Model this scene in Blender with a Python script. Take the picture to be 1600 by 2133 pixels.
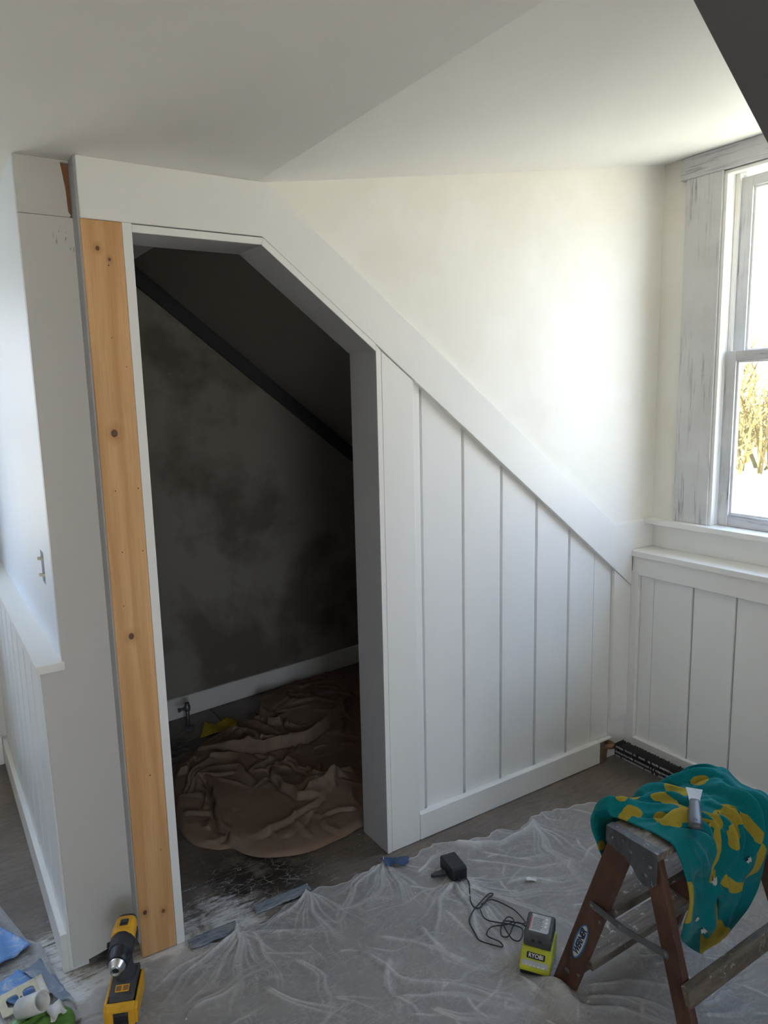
import bpy, bmesh, math, random, base64
import numpy as np
from mathutils import Vector, Matrix, Euler

for _o in list(bpy.data.objects): bpy.data.objects.remove(_o)
sc = bpy.context.scene
COL = sc.collection

# ------------------------------------------------------------------ camera
YAW, PITCH, ROLL = 0.573416, -0.161458, -0.0231475
CAM = Vector((-0.505916, -1.90872, 1.55))
FPX = 1518.52
fw = Vector((math.sin(YAW)*math.cos(PITCH), math.cos(YAW)*math.cos(PITCH), math.sin(PITCH)))
rt = Vector((math.cos(YAW), -math.sin(YAW), 0)); up_ = rt.cross(fw)
rt2 = rt*math.cos(ROLL)+up_*math.sin(ROLL); up2 = -rt*math.sin(ROLL)+up_*math.cos(ROLL)
cd = bpy.data.cameras.new('camera'); cam = bpy.data.objects.new('camera', cd); COL.objects.link(cam)
cd.sensor_fit = 'HORIZONTAL'; cd.sensor_width = 36.0; cd.lens = 36.0*FPX/1600.0
cd.clip_start = 0.02; cd.clip_end = 400
mw = Matrix.Identity(4)
for i in range(3):
    mw[i][0], mw[i][1], mw[i][2], mw[i][3] = rt2[i], up2[i], -fw[i], CAM[i]
cam.matrix_world = mw
sc.camera = cam

# ------------------------------------------------------------------ world, sun, window portals, exposure
W = bpy.data.worlds.new('sky'); sc.world = W; W.use_nodes = True
wn = W.node_tree; wn.nodes.clear()
wo = wn.nodes.new('ShaderNodeOutputWorld'); wb = wn.nodes.new('ShaderNodeBackground')
wtc = wn.nodes.new('ShaderNodeTexCoord'); wsx = wn.nodes.new('ShaderNodeSeparateXYZ'); wr = wn.nodes.new('ShaderNodeValToRGB')
wn.links.new(wtc.outputs['Generated'], wsx.inputs[0]); wn.links.new(wsx.outputs['Z'], wr.inputs[0])
wn.links.new(wr.outputs[0], wb.inputs[0]); wn.links.new(wb.outputs[0], wo.inputs[0])
e = wr.color_ramp.elements
e[0].position = 0.0; e[0].color = (0.86, 0.90, 1.0, 1)
e[1].position = 1.0; e[1].color = (0.25, 0.47, 0.9, 1)
x = e.new(0.10); x.color = (0.80, 0.88, 1.0, 1)
x = e.new(0.35); x.color = (0.55, 0.74, 1.0, 1)
SKY = 1.85
wb.inputs[1].default_value = SKY
sd = bpy.data.lights.new('sun', 'SUN'); sun = bpy.data.objects.new('sun', sd); COL.objects.link(sun)
sd.energy = 8.0; sd.angle = math.radians(0.6); sd.color = (1.0, 0.93, 0.80)
sun.rotation_euler = Vector((0.25, 0.75, -0.62)).to_track_quat('-Z', 'Y').to_euler()
def portal(name, loc, direction, sx, sy):
    d = bpy.data.lights.new(name, 'AREA'); o = bpy.data.objects.new(name, d); COL.objects.link(o)
    d.shape = 'RECTANGLE'; d.size = sx; d.size_y = sy; d.cycles.is_portal = True
    o.location = loc; o.rotation_euler = Vector(direction).to_track_quat('-Z', 'Z' if abs(direction[2]) < .5 else 'Y').to_euler()
    return o
portal('dormer_window_portal', (2.225, -0.61, 1.66), (-1, 0, 0), 0.74, 1.30)
portal('alcove_window_portal', (-1.13, 1.66, 1.43), (0, -1, 0), 1.02, 1.16)
portal('fill_window_portal', (-.925, -4.69, 1.3), (0, 1, 0), 1.15, 1.45)  # samples sky through the added fill opening
vs = sc.view_settings
vs.view_transform = 'Standard'; vs.look = 'None'; vs.gamma = 1.0; vs.exposure = 2.42
vs.use_curve_mapping = False
sc.cycles.max_bounces = 9; sc.cycles.diffuse_bounces = 6; sc.cycles.glossy_bounces = 3; sc.cycles.transparent_max_bounces = 10; sc.cycles.adaptive_threshold = 0.03

# ------------------------------------------------------------------ node helpers
def new_mat(name):
    m = bpy.data.materials.new(name); m.use_nodes = True
    nt = m.node_tree
    return m, nt, nt.nodes['Principled BSDF']
def N(nt, t, **kw):
    n = nt.nodes.new(t)
    for k, v in kw.items(): setattr(n, k, v)
    return n
def L(nt, a, b): nt.links.new(a, b)
def coords(nt, kind='Object', scale=(1, 1, 1), rot=(0, 0, 0), loc=(0, 0, 0)):
    tc = N(nt, 'ShaderNodeTexCoord'); mp = N(nt, 'ShaderNodeMapping')
    mp.inputs['Scale'].default_value = scale; mp.inputs['Rotation'].default_value = rot; mp.inputs['Location'].default_value = loc
    L(nt, tc.outputs[kind], mp.inputs[0]); return mp.outputs[0]
def noise(nt, vec, scale, detail=4, rough=.55, dist=0):
    n = N(nt, 'ShaderNodeTexNoise'); n.inputs['Scale'].default_value = scale; n.inputs['Detail'].default_value = detail
    n.inputs['Roughness'].default_value = rough; n.inputs['Distortion'].default_value = dist
    if vec is not None: L(nt, vec, n.inputs['Vector'])
    return n.outputs['Fac']
def ramp(nt, fac, stops):
    r = N(nt, 'ShaderNodeValToRGB'); el = r.color_ramp.elements
    while len(el) < len(stops): el.new(0.5)
    for q, (p, c) in zip(el, stops):
        q.position = p; q.color = tuple(c)+(1,) if len(c) == 3 else c
    L(nt, fac, r.inputs[0]); return r.outputs[0]
def fac(nt, f, lo, hi):
    r = N(nt, 'ShaderNodeMapRange'); r.inputs['From Min'].default_value = lo; r.inputs['From Max'].default_value = hi
    L(nt, f, r.inputs['Value']); return r.outputs[0]
def mix(nt, f, a, b, mode='MIX'):
    m = N(nt, 'ShaderNodeMix', data_type='RGBA', blend_type=mode)
    for sock, v in ((m.inputs['Factor'], f), (m.inputs['A'], a), (m.inputs['B'], b)):
        if isinstance(v, (int, float)): sock.default_value = v
        elif isinstance(v, tuple): sock.default_value = v if len(v) == 4 else v+(1,)
        else: L(nt, v, sock)
    return [o for o in m.outputs if o.type == 'RGBA'][0]
def math_(nt, op, a, b=None):
    m = N(nt, 'ShaderNodeMath', operation=op)
    for i, v in enumerate((a, b)):
        if v is None: continue
        if isinstance(v, (int, float)): m.inputs[i].default_value = v
        else: L(nt, v, m.inputs[i])
    return m.outputs[0]
def bump(nt, bs, h, strength=.2, dist=.002):
    b = N(nt, 'ShaderNodeBump'); b.inputs['Strength'].default_value = strength; b.inputs['Distance'].default_value = dist
    L(nt, h, b.inputs['Height']); L(nt, b.outputs[0], bs.inputs['Normal'])
def plain(name, col, rough=.5, metal=0.0, spec=.5, bumpy=0.0, bscale=400):
    m, nt, bs = new_mat(name)
    v = coords(nt); n1 = noise(nt, v, 35, 5)
    c = mix(nt, fac(nt, n1, .35, .7), tuple(k*.86 for k in col), tuple(min(1, k*1.08) for k in col))
    L(nt, c, bs.inputs['Base Color']); bs.inputs['Roughness'].default_value = rough; bs.inputs['Metallic'].default_value = metal
    bs.inputs['Specular IOR Level'].default_value = spec
    if bumpy: bump(nt, bs, noise(nt, v, bscale, 2), bumpy, .001)
    return m
def paint(name, col, rough=.45, var=.06, stretch=(1, 1, 1), bscale=260, bstr=.12, patch=None, pamt=0.0, pscale=3.0):
    m, nt, bs = new_mat(name)
    v = coords(nt, scale=stretch)
    c = mix(nt, fac(nt, noise(nt, v, 2.2, 6, .6), .3, .7), tuple(k*(1-var) for k in col), col)
    c = mix(nt, fac(nt, noise(nt, v, 24, 5, .6), .35, .75), c, tuple(k*(1-var*.6) for k in col))
    if patch: c = mix(nt, math_(nt, 'MULTIPLY', fac(nt, noise(nt, v, pscale, 5, .6, .15), .46, .60), pamt), c, patch)
    L(nt, c, bs.inputs['Base Color']); bs.inputs['Roughness'].default_value = rough
    bump(nt, bs, noise(nt, v, bscale, 3), bstr, .0012)
    return m

# ------------------------------------------------------------------ materials of the room
M = {}
M['upper'] = paint('cream_wall_paint', (.86, .835, .765), .5, .05, bscale=120, bstr=.15, patch=(.88, .865, .82), pamt=.6, pscale=3.5)
M['ceiling'] = paint('ceiling_paint', (.86, .845, .81), .6, .05, bscale=170, bstr=.35)
M['trim'] = paint('white_trim_paint', (.86, .85, .82), .36, .04, stretch=(1, 1, .25), bscale=200, bstr=.08)
M['plank'] = paint('white_plank_paint', (.86, .855, .835), .36, .04, stretch=(1, 1, .3), bscale=150, bstr=.08)
M['cool'] = paint('blue_lit_wall_paint', (.70, .76, .84), .5, .05, stretch=(1, 1, .2), bscale=120, bstr=.15)  # blue of the alcove light is mixed into this white
M['pier'] = paint('grey_white_panel_paint', (.66, .645, .62), .5, .08, stretch=(1, 1, .12), bscale=160, bstr=.15)
def pier_marks():
    m = M['pier']; nt = m.node_tree; bs = nt.nodes['Principled BSDF']; base = bs.inputs['Base Color'].links[0].from_socket
    P = N(nt, 'ShaderNodeTexCoord').outputs['Object']
    s = N(nt, 'ShaderNodeVectorMath', operation='DISTANCE'); L(nt, P, s.inputs[0]); s.inputs[1].default_value = (-.138, .057, 1.935)
    d = noise(nt, coords(nt, scale=(150, 1, 28)), 1.6, 3, .6)
    f = math_(nt, 'MULTIPLY', fac(nt, s.outputs['Value'], .045, .02), fac(nt, d, .62, .68))
    L(nt, mix(nt, f, base, (.03, .025, .022)), bs.inputs['Base Color'])
pier_marks()
M['slopewall'] = paint('shaded_slope_paint', (.13, .13, .134), .6, .05, bscale=120, bstr=.1)  # dark tone carries the shade of a slope turned from the window
M['jamb'] = paint('grey_jamb_with_shade', (.46, .46, .475), .55, .12, stretch=(1, 1, .3), bscale=200, bstr=.2)  # grey lowered so the colour holds the shade of the reveals
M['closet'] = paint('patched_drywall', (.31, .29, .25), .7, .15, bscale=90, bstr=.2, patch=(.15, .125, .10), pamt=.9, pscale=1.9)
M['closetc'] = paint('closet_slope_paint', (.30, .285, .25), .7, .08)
M['dark'] = paint('dark_bare_board', (.055, .055, .06), .8, .2)
M['void'] = plain('dark_void', (.02, .019, .017), .9)
M['outer'] = plain('house_sheathing', (.5, .45, .4), .8)

def scuffed():
    m, nt, bs = new_mat('scuffed_primer_wood')
    v = coords(nt, scale=(1, 1, 1)); vs_ = coords(nt, scale=(14, 14, .8))
    base = mix(nt, fac(nt, noise(nt, v, 6, 5, .6), .35, .65), (.60, .595, .60), (.70, .70, .695))
    st = fac(nt, noise(nt, vs_, 6, 6, .65, .4), .54, .66)
    st = math_(nt, 'MULTIPLY', st, fac(nt, noise(nt, v, 4, 3), .4, .62))
    base = mix(nt, st, base, (.25, .24, .265))
    L(nt, base, bs.inputs['Base Color']); bs.inputs['Roughness'].default_value = .55
    bump(nt, bs, noise(nt, vs_, 8, 5), .3, .001); return m
M['scuff'] = scuffed()
def scuffed_h():
    m, nt, bs = new_mat('scuffed_primer_wood_crosswise')
    v = coords(nt); vs_ = coords(nt, scale=(14, .8, 14))
    base = mix(nt, fac(nt, noise(nt, v, 6, 5, .6), .35, .65), (.56, .55, .57), (.66, .655, .66))
    st = math_(nt, 'MULTIPLY', fac(nt, noise(nt, vs_, 6, 6, .65, .4), .52, .66), fac(nt, noise(nt, v, 4, 3), .35, .6))
    base = mix(nt, st, base, (.25, .24, .265))
    L(nt, base, bs.inputs['Base Color']); bs.inputs['Roughness'].default_value = .55
    bump(nt, bs, noise(nt, vs_, 8, 5), .3, .001); return m
M['scuffh'] = scuffed_h()

def pine(knots, holes):
    m, nt, bs = new_mat('knotty_pine')
    tc = N(nt, 'ShaderNodeTexCoord'); P = tc.outputs['Object']
    # wobble the grain round the knots
    v = coords(nt, scale=(1, 1, .07))
    nz = noise(nt, v, 9, 4, .5)
    sx = N(nt, 'ShaderNodeSeparateXYZ'); L(nt, P, sx.inputs[0])
    xx = math_(nt, 'ADD', math_(nt, 'MULTIPLY', sx.outputs[0], 95.0), math_(nt, 'MULTIPLY', nz, 26.0))
    band = math_(nt, 'SINE', xx)
    col = mix(nt, fac(nt, band, -1, 1), (.78, .475, .225), (.64, .355, .145))
    fine = noise(nt, coords(nt, scale=(60, 60, 1.2)), 8, 4, .6)
    col = mix(nt, math_(nt, 'MULTIPLY', fac(nt, fine, .4, .7), .35), col, (.40, .205, .075))
    col = mix(nt, fac(nt, noise(nt, coords(nt, scale=(1, 1, .5)), 3, 3), .3, .75), col, mix(nt, .5, col, (.50, .26, .09)))
    for (kx, kz, r) in knots:
        s = N(nt, 'ShaderNodeVectorMath', operation='SUBTRACT'); L(nt, P, s.inputs[0]); s.inputs[1].default_value = (kx, 0, kz)
        s2 = N(nt, 'ShaderNodeVectorMath', operation='MULTIPLY'); L(nt, s.outputs[0], s2.inputs[0]); s2.inputs[1].default_value = (1, 0, .8)
        ln = N(nt, 'ShaderNodeVectorMath', operation='LENGTH'); L(nt, s2.outputs[0], ln.inputs[0])
        d = ln.outputs['Value']
        halo = fac(nt, d, r*3.2, r*.9)
        col = mix(nt, math_(nt, 'MULTIPLY', halo, .45), col, (.36, .16, .05))
        col = mix(nt, fac(nt, d, r*1.05, r*.75), col, (.085, .035, .016))
        col = mix(nt, fac(nt, d, r*.7, r*.4), col, (.16, .07, .03))
    for (kx, kz, r) in holes:
        s = N(nt, 'ShaderNodeVectorMath', operation='SUBTRACT'); L(nt, P, s.inputs[0]); s.inputs[1].default_value = (kx, 0, kz)
        s2 = N(nt, 'ShaderNodeVectorMath', operation='MULTIPLY'); L(nt, s.outputs[0], s2.inputs[0]); s2.inputs[1].default_value = (1, 0, 1)
        ln = N(nt, 'ShaderNodeVectorMath', operation='LENGTH'); L(nt, s2.outputs[0], ln.inputs[0])
        col = mix(nt, fac(nt, ln.outputs['Value'], r*1.2, r*.6), col, (.06, .03, .02))
    L(nt, col, bs.inputs['Base Color']); bs.inputs['Roughness'].default_value = .5
    bump(nt, bs, fine, .08, .001)
    return m
M['pine'] = pine([(-.077, 1.91, .005), (-.051, 1.886, .0035), (-.073, 1.466, .0085), (-.072, .936, .0075), (-.096, .14, .0058), (-.046, .123, .005)],
                 [(-.054, 1.872, .002), (-.053, .537, .0025), (-.082, 1.321, .0018), (-.025, 1.323, .0018), (-.077, 1.162, .0018), (-.026, 1.159, .0018), (-.06, 1.70, .0015), (-.03, 1.63, .0015), (-.085, 1.02, .0015), (-.04, .31, .0018)])
M['rawwood'] = paint('bare_red_lath', (.33, .15, .06), .8, .35, stretch=(8, 8, .6), bscale=60, bstr=.4)
M['blockwood'] = paint('bare_end_grain', (.24, .17, .12), .8, .3, bscale=200, bstr=.3)

def floor_mat():
    m, nt, bs = new_mat('dusty_subfloor')
    v = coords(nt, 'Object')
    vs_ = coords(nt, 'Object', scale=(1.6, 9, 1), rot=(0, 0, .12))
    c = mix(nt, fac(nt, noise(nt, v, 5, 6, .6), .3, .7), (.150, .120, .098), (.235, .195, .165))
    grain = fac(nt, noise(nt, vs_, 9, 8, .7, .3), .45, .68)
    c = mix(nt, math_(nt, 'MULTIPLY', grain, .55), c, (.075, .062, .055))
    # plaster dust lies in drifts: heavier by the doorway and the pier
    P = N(nt, 'ShaderNodeTexCoord').outputs['Object']
    def near(px, py, r0, r1):
        s = N(nt, 'ShaderNodeVectorMath', operation='DISTANCE'); L(nt, P, s.inputs[0]); s.inputs[1].default_value = (px, py, 0)
        return fac(nt, s.outputs['Value'], r1, r0)
    # old dark adhesive patch in the doorway with a web of scratches
    patch = math_(nt, 'MULTIPLY', near(.30, .16, .10, .27), fac(nt, noise(nt, v, 9, 5, .6), .38, .5))
    patch = math_(nt, 'MAXIMUM', patch, math_(nt, 'MULTIPLY', near(.30, 1.15, .05, .30), fac(nt, noise(nt, v, 9, 5, .6), .42, .52)))
    c = mix(nt, patch, c, (.040, .030, .022))
    vo = N(nt, 'ShaderNodeTexVoronoi', feature='DISTANCE_TO_EDGE'); vo.inputs['Scale'].default_value = 34
    L(nt, coords(nt, 'Object', scale=(.8, 1.5, 1), rot=(0, 0, .5)), vo.inputs['Vector'])
    web = math_(nt, 'MULTIPLY', fac(nt, vo.outputs['Distance'], .05, .012), fac(nt, noise(nt, v, 22, 5, .6), .42, .58))
    c = mix(nt, math_(nt, 'MULTIPLY', math_(nt, 'MULTIPLY', web, patch), .75), c, (.42, .40, .37))
    drift = math_(nt, 'MAXIMUM', near(-.02, .0, .02, .30), near(-.36, .02, .05, .40))
    drift = math_(nt, 'MAXIMUM', drift, near(.14, .02, .03, .22))
    drift = math_(nt, 'MAXIMUM', drift, math_(nt, 'MULTIPLY', near(-.22, -.03, .02, .16), 1.15))
    sp_ = N(nt, 'ShaderNodeSeparateXYZ'); L(nt, P, sp_.inputs[0])
    line = fac(nt, math_(nt, 'ABSOLUTE', math_(nt, 'ADD', sp_.outputs[1], .01)), .075, .01)          # sweepings along the wall line
    line = math_(nt, 'MULTIPLY', line, fac(nt, sp_.outputs[0], .60, .05))
    drift = math_(nt, 'MAXIMUM', drift, math_(nt, 'MULTIPLY', line, 1.1))
    drift = math_(nt, 'MAXIMUM', drift, near(-.33, .14, .03, .22))
    dn = math_(nt, 'ADD', math_(nt, 'ADD', math_(nt, 'MULTIPLY', noise(nt, vs_, 7, 10, .8, .8), .6), math_(nt, 'MULTIPLY', noise(nt, v, 14, 9, .75, .9), .4)), math_(nt, 'MULTIPLY', drift, .21))
    dust = fac(nt, dn, .60, .72)
    c = mix(nt, math_(nt, 'MULTIPLY', dust, .88), c, (.72, .715, .71))
    speck = fac(nt, noise(nt, v, 160, 2, .5), .70, .76)
    c = mix(nt, math_(nt, 'MULTIPLY', speck, .6), c, (.6, .6, .58))
    L(nt, c, bs.inputs['Base Color']); bs.inputs['Roughness'].default_value = .5
    L(nt, math_(nt, 'ADD', math_(nt, 'MULTIPLY', dust, .4), .42), bs.inputs['Roughness'])
    bump(nt, bs, noise(nt, vs_, 12, 7, .7), .25, .002); return m
M['floor'] = floor_mat()
def glass_mat():
    m = bpy.data.materials.new('window_glass'); m.use_nodes = True; nt = m.node_tree; nt.nodes.clear()
    out = N(nt, 'ShaderNodeOutputMaterial'); tr = N(nt, 'ShaderNodeBsdfTransparent'); gl = N(nt, 'ShaderNodeBsdfGlossy'); df = N(nt, 'ShaderNodeBsdfDiffuse')
    tr.inputs[0].default_value = (.985, .98, .98, 1); gl.inputs['Roughness'].default_value = .02; df.inputs[0].default_value = (.7, .7, .68, 1)
    mx = N(nt, 'ShaderNodeMixShader'); mx.inputs[0].default_value = .05; L(nt, tr.outputs[0], mx.inputs[1]); L(nt, gl.outputs[0], mx.inputs[2])
    f = fac(nt, noise(nt, coords(nt, scale=(1, 1, 1)), 90, 6, .7), .66, .74)
    m2 = N(nt, 'ShaderNodeMixShader'); L(nt, math_(nt, 'MULTIPLY', f, .35), m2.inputs[0]); L(nt, mx.outputs[0], m2.inputs[1]); L(nt, df.outputs[0], m2.inputs[2])
    L(nt, m2.outputs[0], out.inputs[0]); return m
M['glass'] = glass_mat()

# ------------------------------------------------------------------ mesh helpers
def finish(name, bm, mat, parent=None, smooth=False, bevel=0.0, seg=1, loc=None):
    bmesh.ops.recalc_face_normals(bm, faces=bm.faces)
    if bevel > 0:
        ed = [e_ for e_ in bm.edges if len(e_.link_faces) == 2 and e_.calc_face_angle(0) > .4]
        bmesh.ops.bevel(bm, geom=ed, offset=bevel, segments=seg, profile=.7, affect='EDGES', clamp_overlap=True)
    me = bpy.data.meshes.new(name); bm.to_mesh(me); bm.free()
    o = bpy.data.objects.new(name, me); COL.objects.link(o)
    if mat is not None: me.materials.append(M[mat] if isinstance(mat, str) else mat)
    if smooth:
        for p in me.polygons: p.use_smooth = True
    if parent is not None: o.parent = parent
    if loc is not None: o.location = loc
    return o
def box(name, x0, x1, y0, y1, z0, z1, mat, parent=None, bevel=.0012, seg=1):
    bm = bmesh.new()
    vs_ = [bm.verts.new((a, b, c)) for a in (x0, x1) for b in (y0, y1) for c in (z0, z1)]
    for f in ((0, 1, 3, 2), (4, 6, 7, 5), (0, 4, 5, 1), (2, 3, 7, 6), (0, 2, 6, 4), (1, 5, 7, 3)): bm.faces.new([vs_[i] for i in f])
    return finish(name, bm, mat, parent, bevel=bevel, seg=seg)
def prism_bm(poly, axis, a, b, bm=None):
    bm = bm or bmesh.new()
    def P(u, v, t): return {'y': (u, t, v), 'x': (t, u, v), 'z': (u, v, t)}[axis]
    A = [bm.verts.new(P(u, v, a)) for u, v in poly]; B = [bm.verts.new(P(u, v, b)) for u, v in poly]
    n = len(poly)
    bm.faces.new(A); bm.faces.new(B[::-1])
    for i in range(n): bm.faces.new((A[i], B[i], B[(i+1) % n], A[(i+1) % n]))
    return bm
def prism(name, poly, axis, a, b, mat, parent=None, bevel=.0012, seg=1, smooth=False):
    return finish(name, prism_bm(poly, axis, a, b), mat, parent, bevel=bevel, seg=seg, smooth=smooth)
def empty(name, loc=(0, 0, 0), rz=0):
    o = bpy.data.objects.new(name, None); COL.objects.link(o); o.location = loc; o.rotation_euler = (0, 0, rz)
    o.empty_display_size = .05; return o
def tag(o, label, cat=None, group=None, kind=None):
    o['label'] = label
    if cat: o['category'] = cat
    if group: o['group'] = group
    if kind: o['kind'] = kind
    return o
def struct(o, label, cat=None):
    o['kind'] = 'structure'; o['label'] = label
    if cat: o['category'] = cat
    return o

# ------------------------------------------------------------------ room shell
ZC = 2.117                                     # flat ceiling
def slope(x): return ZC-.7605*(x-.374)         # underside of the main roof slope
XW = 2.083                                     # dormer window wall
XK = 1.94                                      # knee wall face
YN = -1.235                                    # near cheek of the dormer
fl = empty('floor')
struct(fl, 'dusty grey brown subfloor sheets of the room', 'floor')
sheets = [(-3.3, -.60, -4.6, .21), (-.595, 2.2, -4.6, -.60), (-.595, 2.2, -.595, .21), (-3.3, -.60, .214, 1.75), (-.595, .62, .214, 1.75), (.624, 2.2, .214, 1.75)]
for (a, b, c, d) in sheets: box('floor_sheet', a, b, c, d, -.02, 0, 'floor', fl, .0015)
struct(box('floor_joist_deck', -3.3, 2.3, -4.6, 1.8, -.2, -.021, 'void', None, 0), 'dark deck below the subfloor sheets', 'floor')
struct(box('ceiling', -3.3, .35, -4.6, 1.8, ZC, ZC+.2, 'ceiling', None, 0), 'flat off white ceiling over the main room', 'ceiling')
# dormer ceiling rises to the window wall; its edge is eased where it meets the flat ceiling
dsl = (2.403-ZC)/(XW-.35)
dc = [(.35, ZC), (2.3, ZC+(2.3-.35)*dsl)]
struct(prism('ceiling_dormer', dc+[(2.3, 2.75), (.35, 2.75)], 'y', YN-.05, .2, 'ceiling', None, 0), 'off white dormer ceiling rising towards the window', 'ceiling')
# near-side roof slope (dark triangle at the upper right)
struct(prism('ceiling_slope', [(.30, slope(.30)), (2.2, slope(2.2)), (2.2, slope(2.2)+.25), (.30, slope(.30)+.25)], 'y', -4.6, YN, 'slopewall', None, .002), 'sloping roof ceiling on the near side of the dormer, its shade painted dark', 'ceiling')
struct(prism('wall_dormer_near', [(.42, ZC+.02), (2.2, slope(2.2)+.055), (2.3, 2.6), (.42, 2.6)], 'y', YN-.10, YN-.002, 'upper', None, 0), 'triangular near cheek wall of the dormer', 'wall')
# cheek wall above the rake trim
struct(prism('wall_cheek', [(.30, slope(.30)-.08), (2.2, slope(2.2)-.08), (2.2, 2.6), (.30, 2.6)], 'y', .02, .13, 'upper', None, 0), 'cream plastered cheek wall above the sloping trim board', 'wall')
# window wall pieces are built with the window; room walls out of view
struct(box('wall_west', -3.4, -3.2, -4.6, 1.8, -.2, 2.3, 'upper', None, 0), 'cream wall at the far side of the main room', 'wall')
wn_ = empty('wall_near'); struct(wn_, 'cream wall behind the camera with an opening added for fill light', 'wall')
box('wall_section', -3.3, -1.50, -4.7, -4.5, -.2, 2.3, 'upper', wn_, 0); box('wall_section', -.35, 2.3, -4.7, -4.5, -.2, 2.3, 'upper', wn_, 0)
box('wall_section', -1.50, -.35, -4.7, -4.5, -.2, .58, 'upper', wn_, 0); box('wall_section', -1.50, -.35, -4.7, -4.5, 2.03, 2.3, 'upper', wn_, 0)
w3 = empty('fill_window'); struct(w3, 'white window added behind the camera for fill light', 'window')  # unseen window, added to brighten the surfaces that face the camera
for a in (-1.50, -.41): box('mullion', a, a+.06, -4.64, -4.58, .58, 2.03, 'trim', w3)
for a in (.58, 1.28, 1.98): box('sash_rail', -1.44, -.41, -4.635, -4.585, a, a+.05, 'trim', w3)
for b in (.63, 1.33): box('glass_pane', -1.44, -.41, -4.612, -4.608, b, b+.65, 'glass', w3, 0)
struct(box('wall_knee_near', XK, XK+.15, -4.6, YN-.1, -.2, .98, 'plank', None, 0), 'low white knee wall beyond the dormer', 'wall')
# alcove behind the pier, with its own window out of view
wb_ = empty('wall_back'); struct(wb_, 'pale back wall of the alcove with a window opening', 'wall')
AX0, AX1, AZ0, AZ1 = -1.64, -.62, .85, 2.0
box('wall_section', -3.3, AX0, 1.50, 1.72, -.2, 2.3, 'upper', wb_, 0)
box('wall_section', AX1, -.12, 1.50, 1.72, -.2, 2.3, 'upper', wb_, 0)
box('wall_section', AX0, AX1, 1.50, 1.72, -.2, AZ0, 'upper', wb_, 0)
box('wall_section', AX0, AX1, 1.50, 1.72, AZ1, 2.3, 'upper', wb_, 0)
w2 = empty('window_2'); struct(w2, 'white window in the alcove back wall', 'window')
for a, b in ((AX0-.09, AX0), (AX1, AX1+.09)): box('casing', a, b, 1.48, 1.505, AZ0-.02, AZ1+.09, 'trim', w2)
box('head_casing', AX0-.11, AX1+.11, 1.478, 1.503, AZ1, AZ1+.10, 'trim', w2)
box('stool', AX0-.11, AX1+.11, 1.44, 1.60, AZ0-.025, AZ0, 'trim', w2)
for a, b in ((AX0, AX0+.05), (AX1-.05, AX1)): box('sash_stile', a, b, 1.60, 1.635, AZ0, AZ1, 'trim', w2)
for a, b in ((AZ0, AZ0+.06), (1.40, 1.44), (AZ1-.05, AZ1)): box('sash_rail', AX0+.05, AX1-.05, 1.60, 1.635, a, b, 'trim', w2)
box('glass_pane', AX0+.05, AX1-.05, 1.615, 1.618, AZ0+.06, 1.40, 'glass', w2, 0); box('glass_pane', AX0+.05, AX1-.05, 1.615, 1.618, 1.44, AZ1-.05, 'glass', w2, 0)

# ------------------------------------------------------------------ pier at the left of the doorway
YP = .057
pier = empty('wall_pier'); struct(pier, 'grey white plywood clad end of the closet wall beside the pine board', 'wall')
ZS = 1.988
prism('upper_panel', [(-.237, ZS), (-.122, ZS), (-.119, 1.992), (-.1245, 2.0), (-.126, 2.05), (-.134, 2.112), (-.112, 2.112), (-.112, ZC), (-.237, ZC)], 'y', YP, YP+.012, 'pier', pier, .0008)
prism('lower_panel', [(-.281, .016), (-.20, .030), (-.114, .048), (-.1145, ZS-.001), (-.237, ZS-.001), (-.237, .866), (-.2885, .866)], 'y', YP, YP+.012, 'pier', pier, .0008)
box('exposed_lath', -.14, -.112, YP+.014, YP+.03, 1.95, ZC, 'rawwood', pier, .001)
box('pier_core', -.2135, -.10, YP+.031, 1.50, .06, ZC, 'void', pier, 0)
box('pier_core', -.2135, -.10, YP+.08, 1.50, 0, .06, 'void', pier, 0)
box('pier_core', -.2365, -.2136, YP+.0125, YP+.031, .88, ZC, 'upper', pier, 0)
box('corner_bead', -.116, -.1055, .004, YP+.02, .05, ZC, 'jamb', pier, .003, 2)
# alcove side: ledge, beaded planks, baseboard
wal = empty('wall_alcove_side'); struct(wal, 'white beaded wainscot on the alcove side of the pier, upper face tinted with blue light', 'wall')
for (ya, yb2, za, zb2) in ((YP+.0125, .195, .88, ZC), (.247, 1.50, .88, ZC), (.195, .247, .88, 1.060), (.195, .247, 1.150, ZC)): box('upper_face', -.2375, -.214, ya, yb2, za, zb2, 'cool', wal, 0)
y_ = YP+.013
box('plank', -.289, -.24, y_, y_+.045, 0, .867, 'plank', wal, .001); y_ += .047
while y_ < 1.47:
    w_ = min(.155, 1.499-y_)
    box('plank', -.289, -.24, y_, y_+w_-.022, 0, .867, 'plank', wal, .002); y_ += w_
box('groove_backing', -.262, -.24, YP+.02, 1.499, .001, .866, 'plank', wal, 0)
struct(box('trim_ledge', -.300, -.232, YP-.012, 1.50, .866, .888, 'trim', None, .002, 2), 'white ledge cap on top of the alcove wainscot', 'trim')
struct(box('baseboard_alcove', -.306, -.2885, YP+.013, 1.50, 0, .115, 'trim', None, .002), 'white baseboard along the alcove wainscot', 'baseboard')
struct(box('baseboard_back', -3.2, -.307, 1.478, 1.50, 0, .13, 'trim', None, .002), 'white baseboard on the alcove back wall', 'baseboard')

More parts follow.
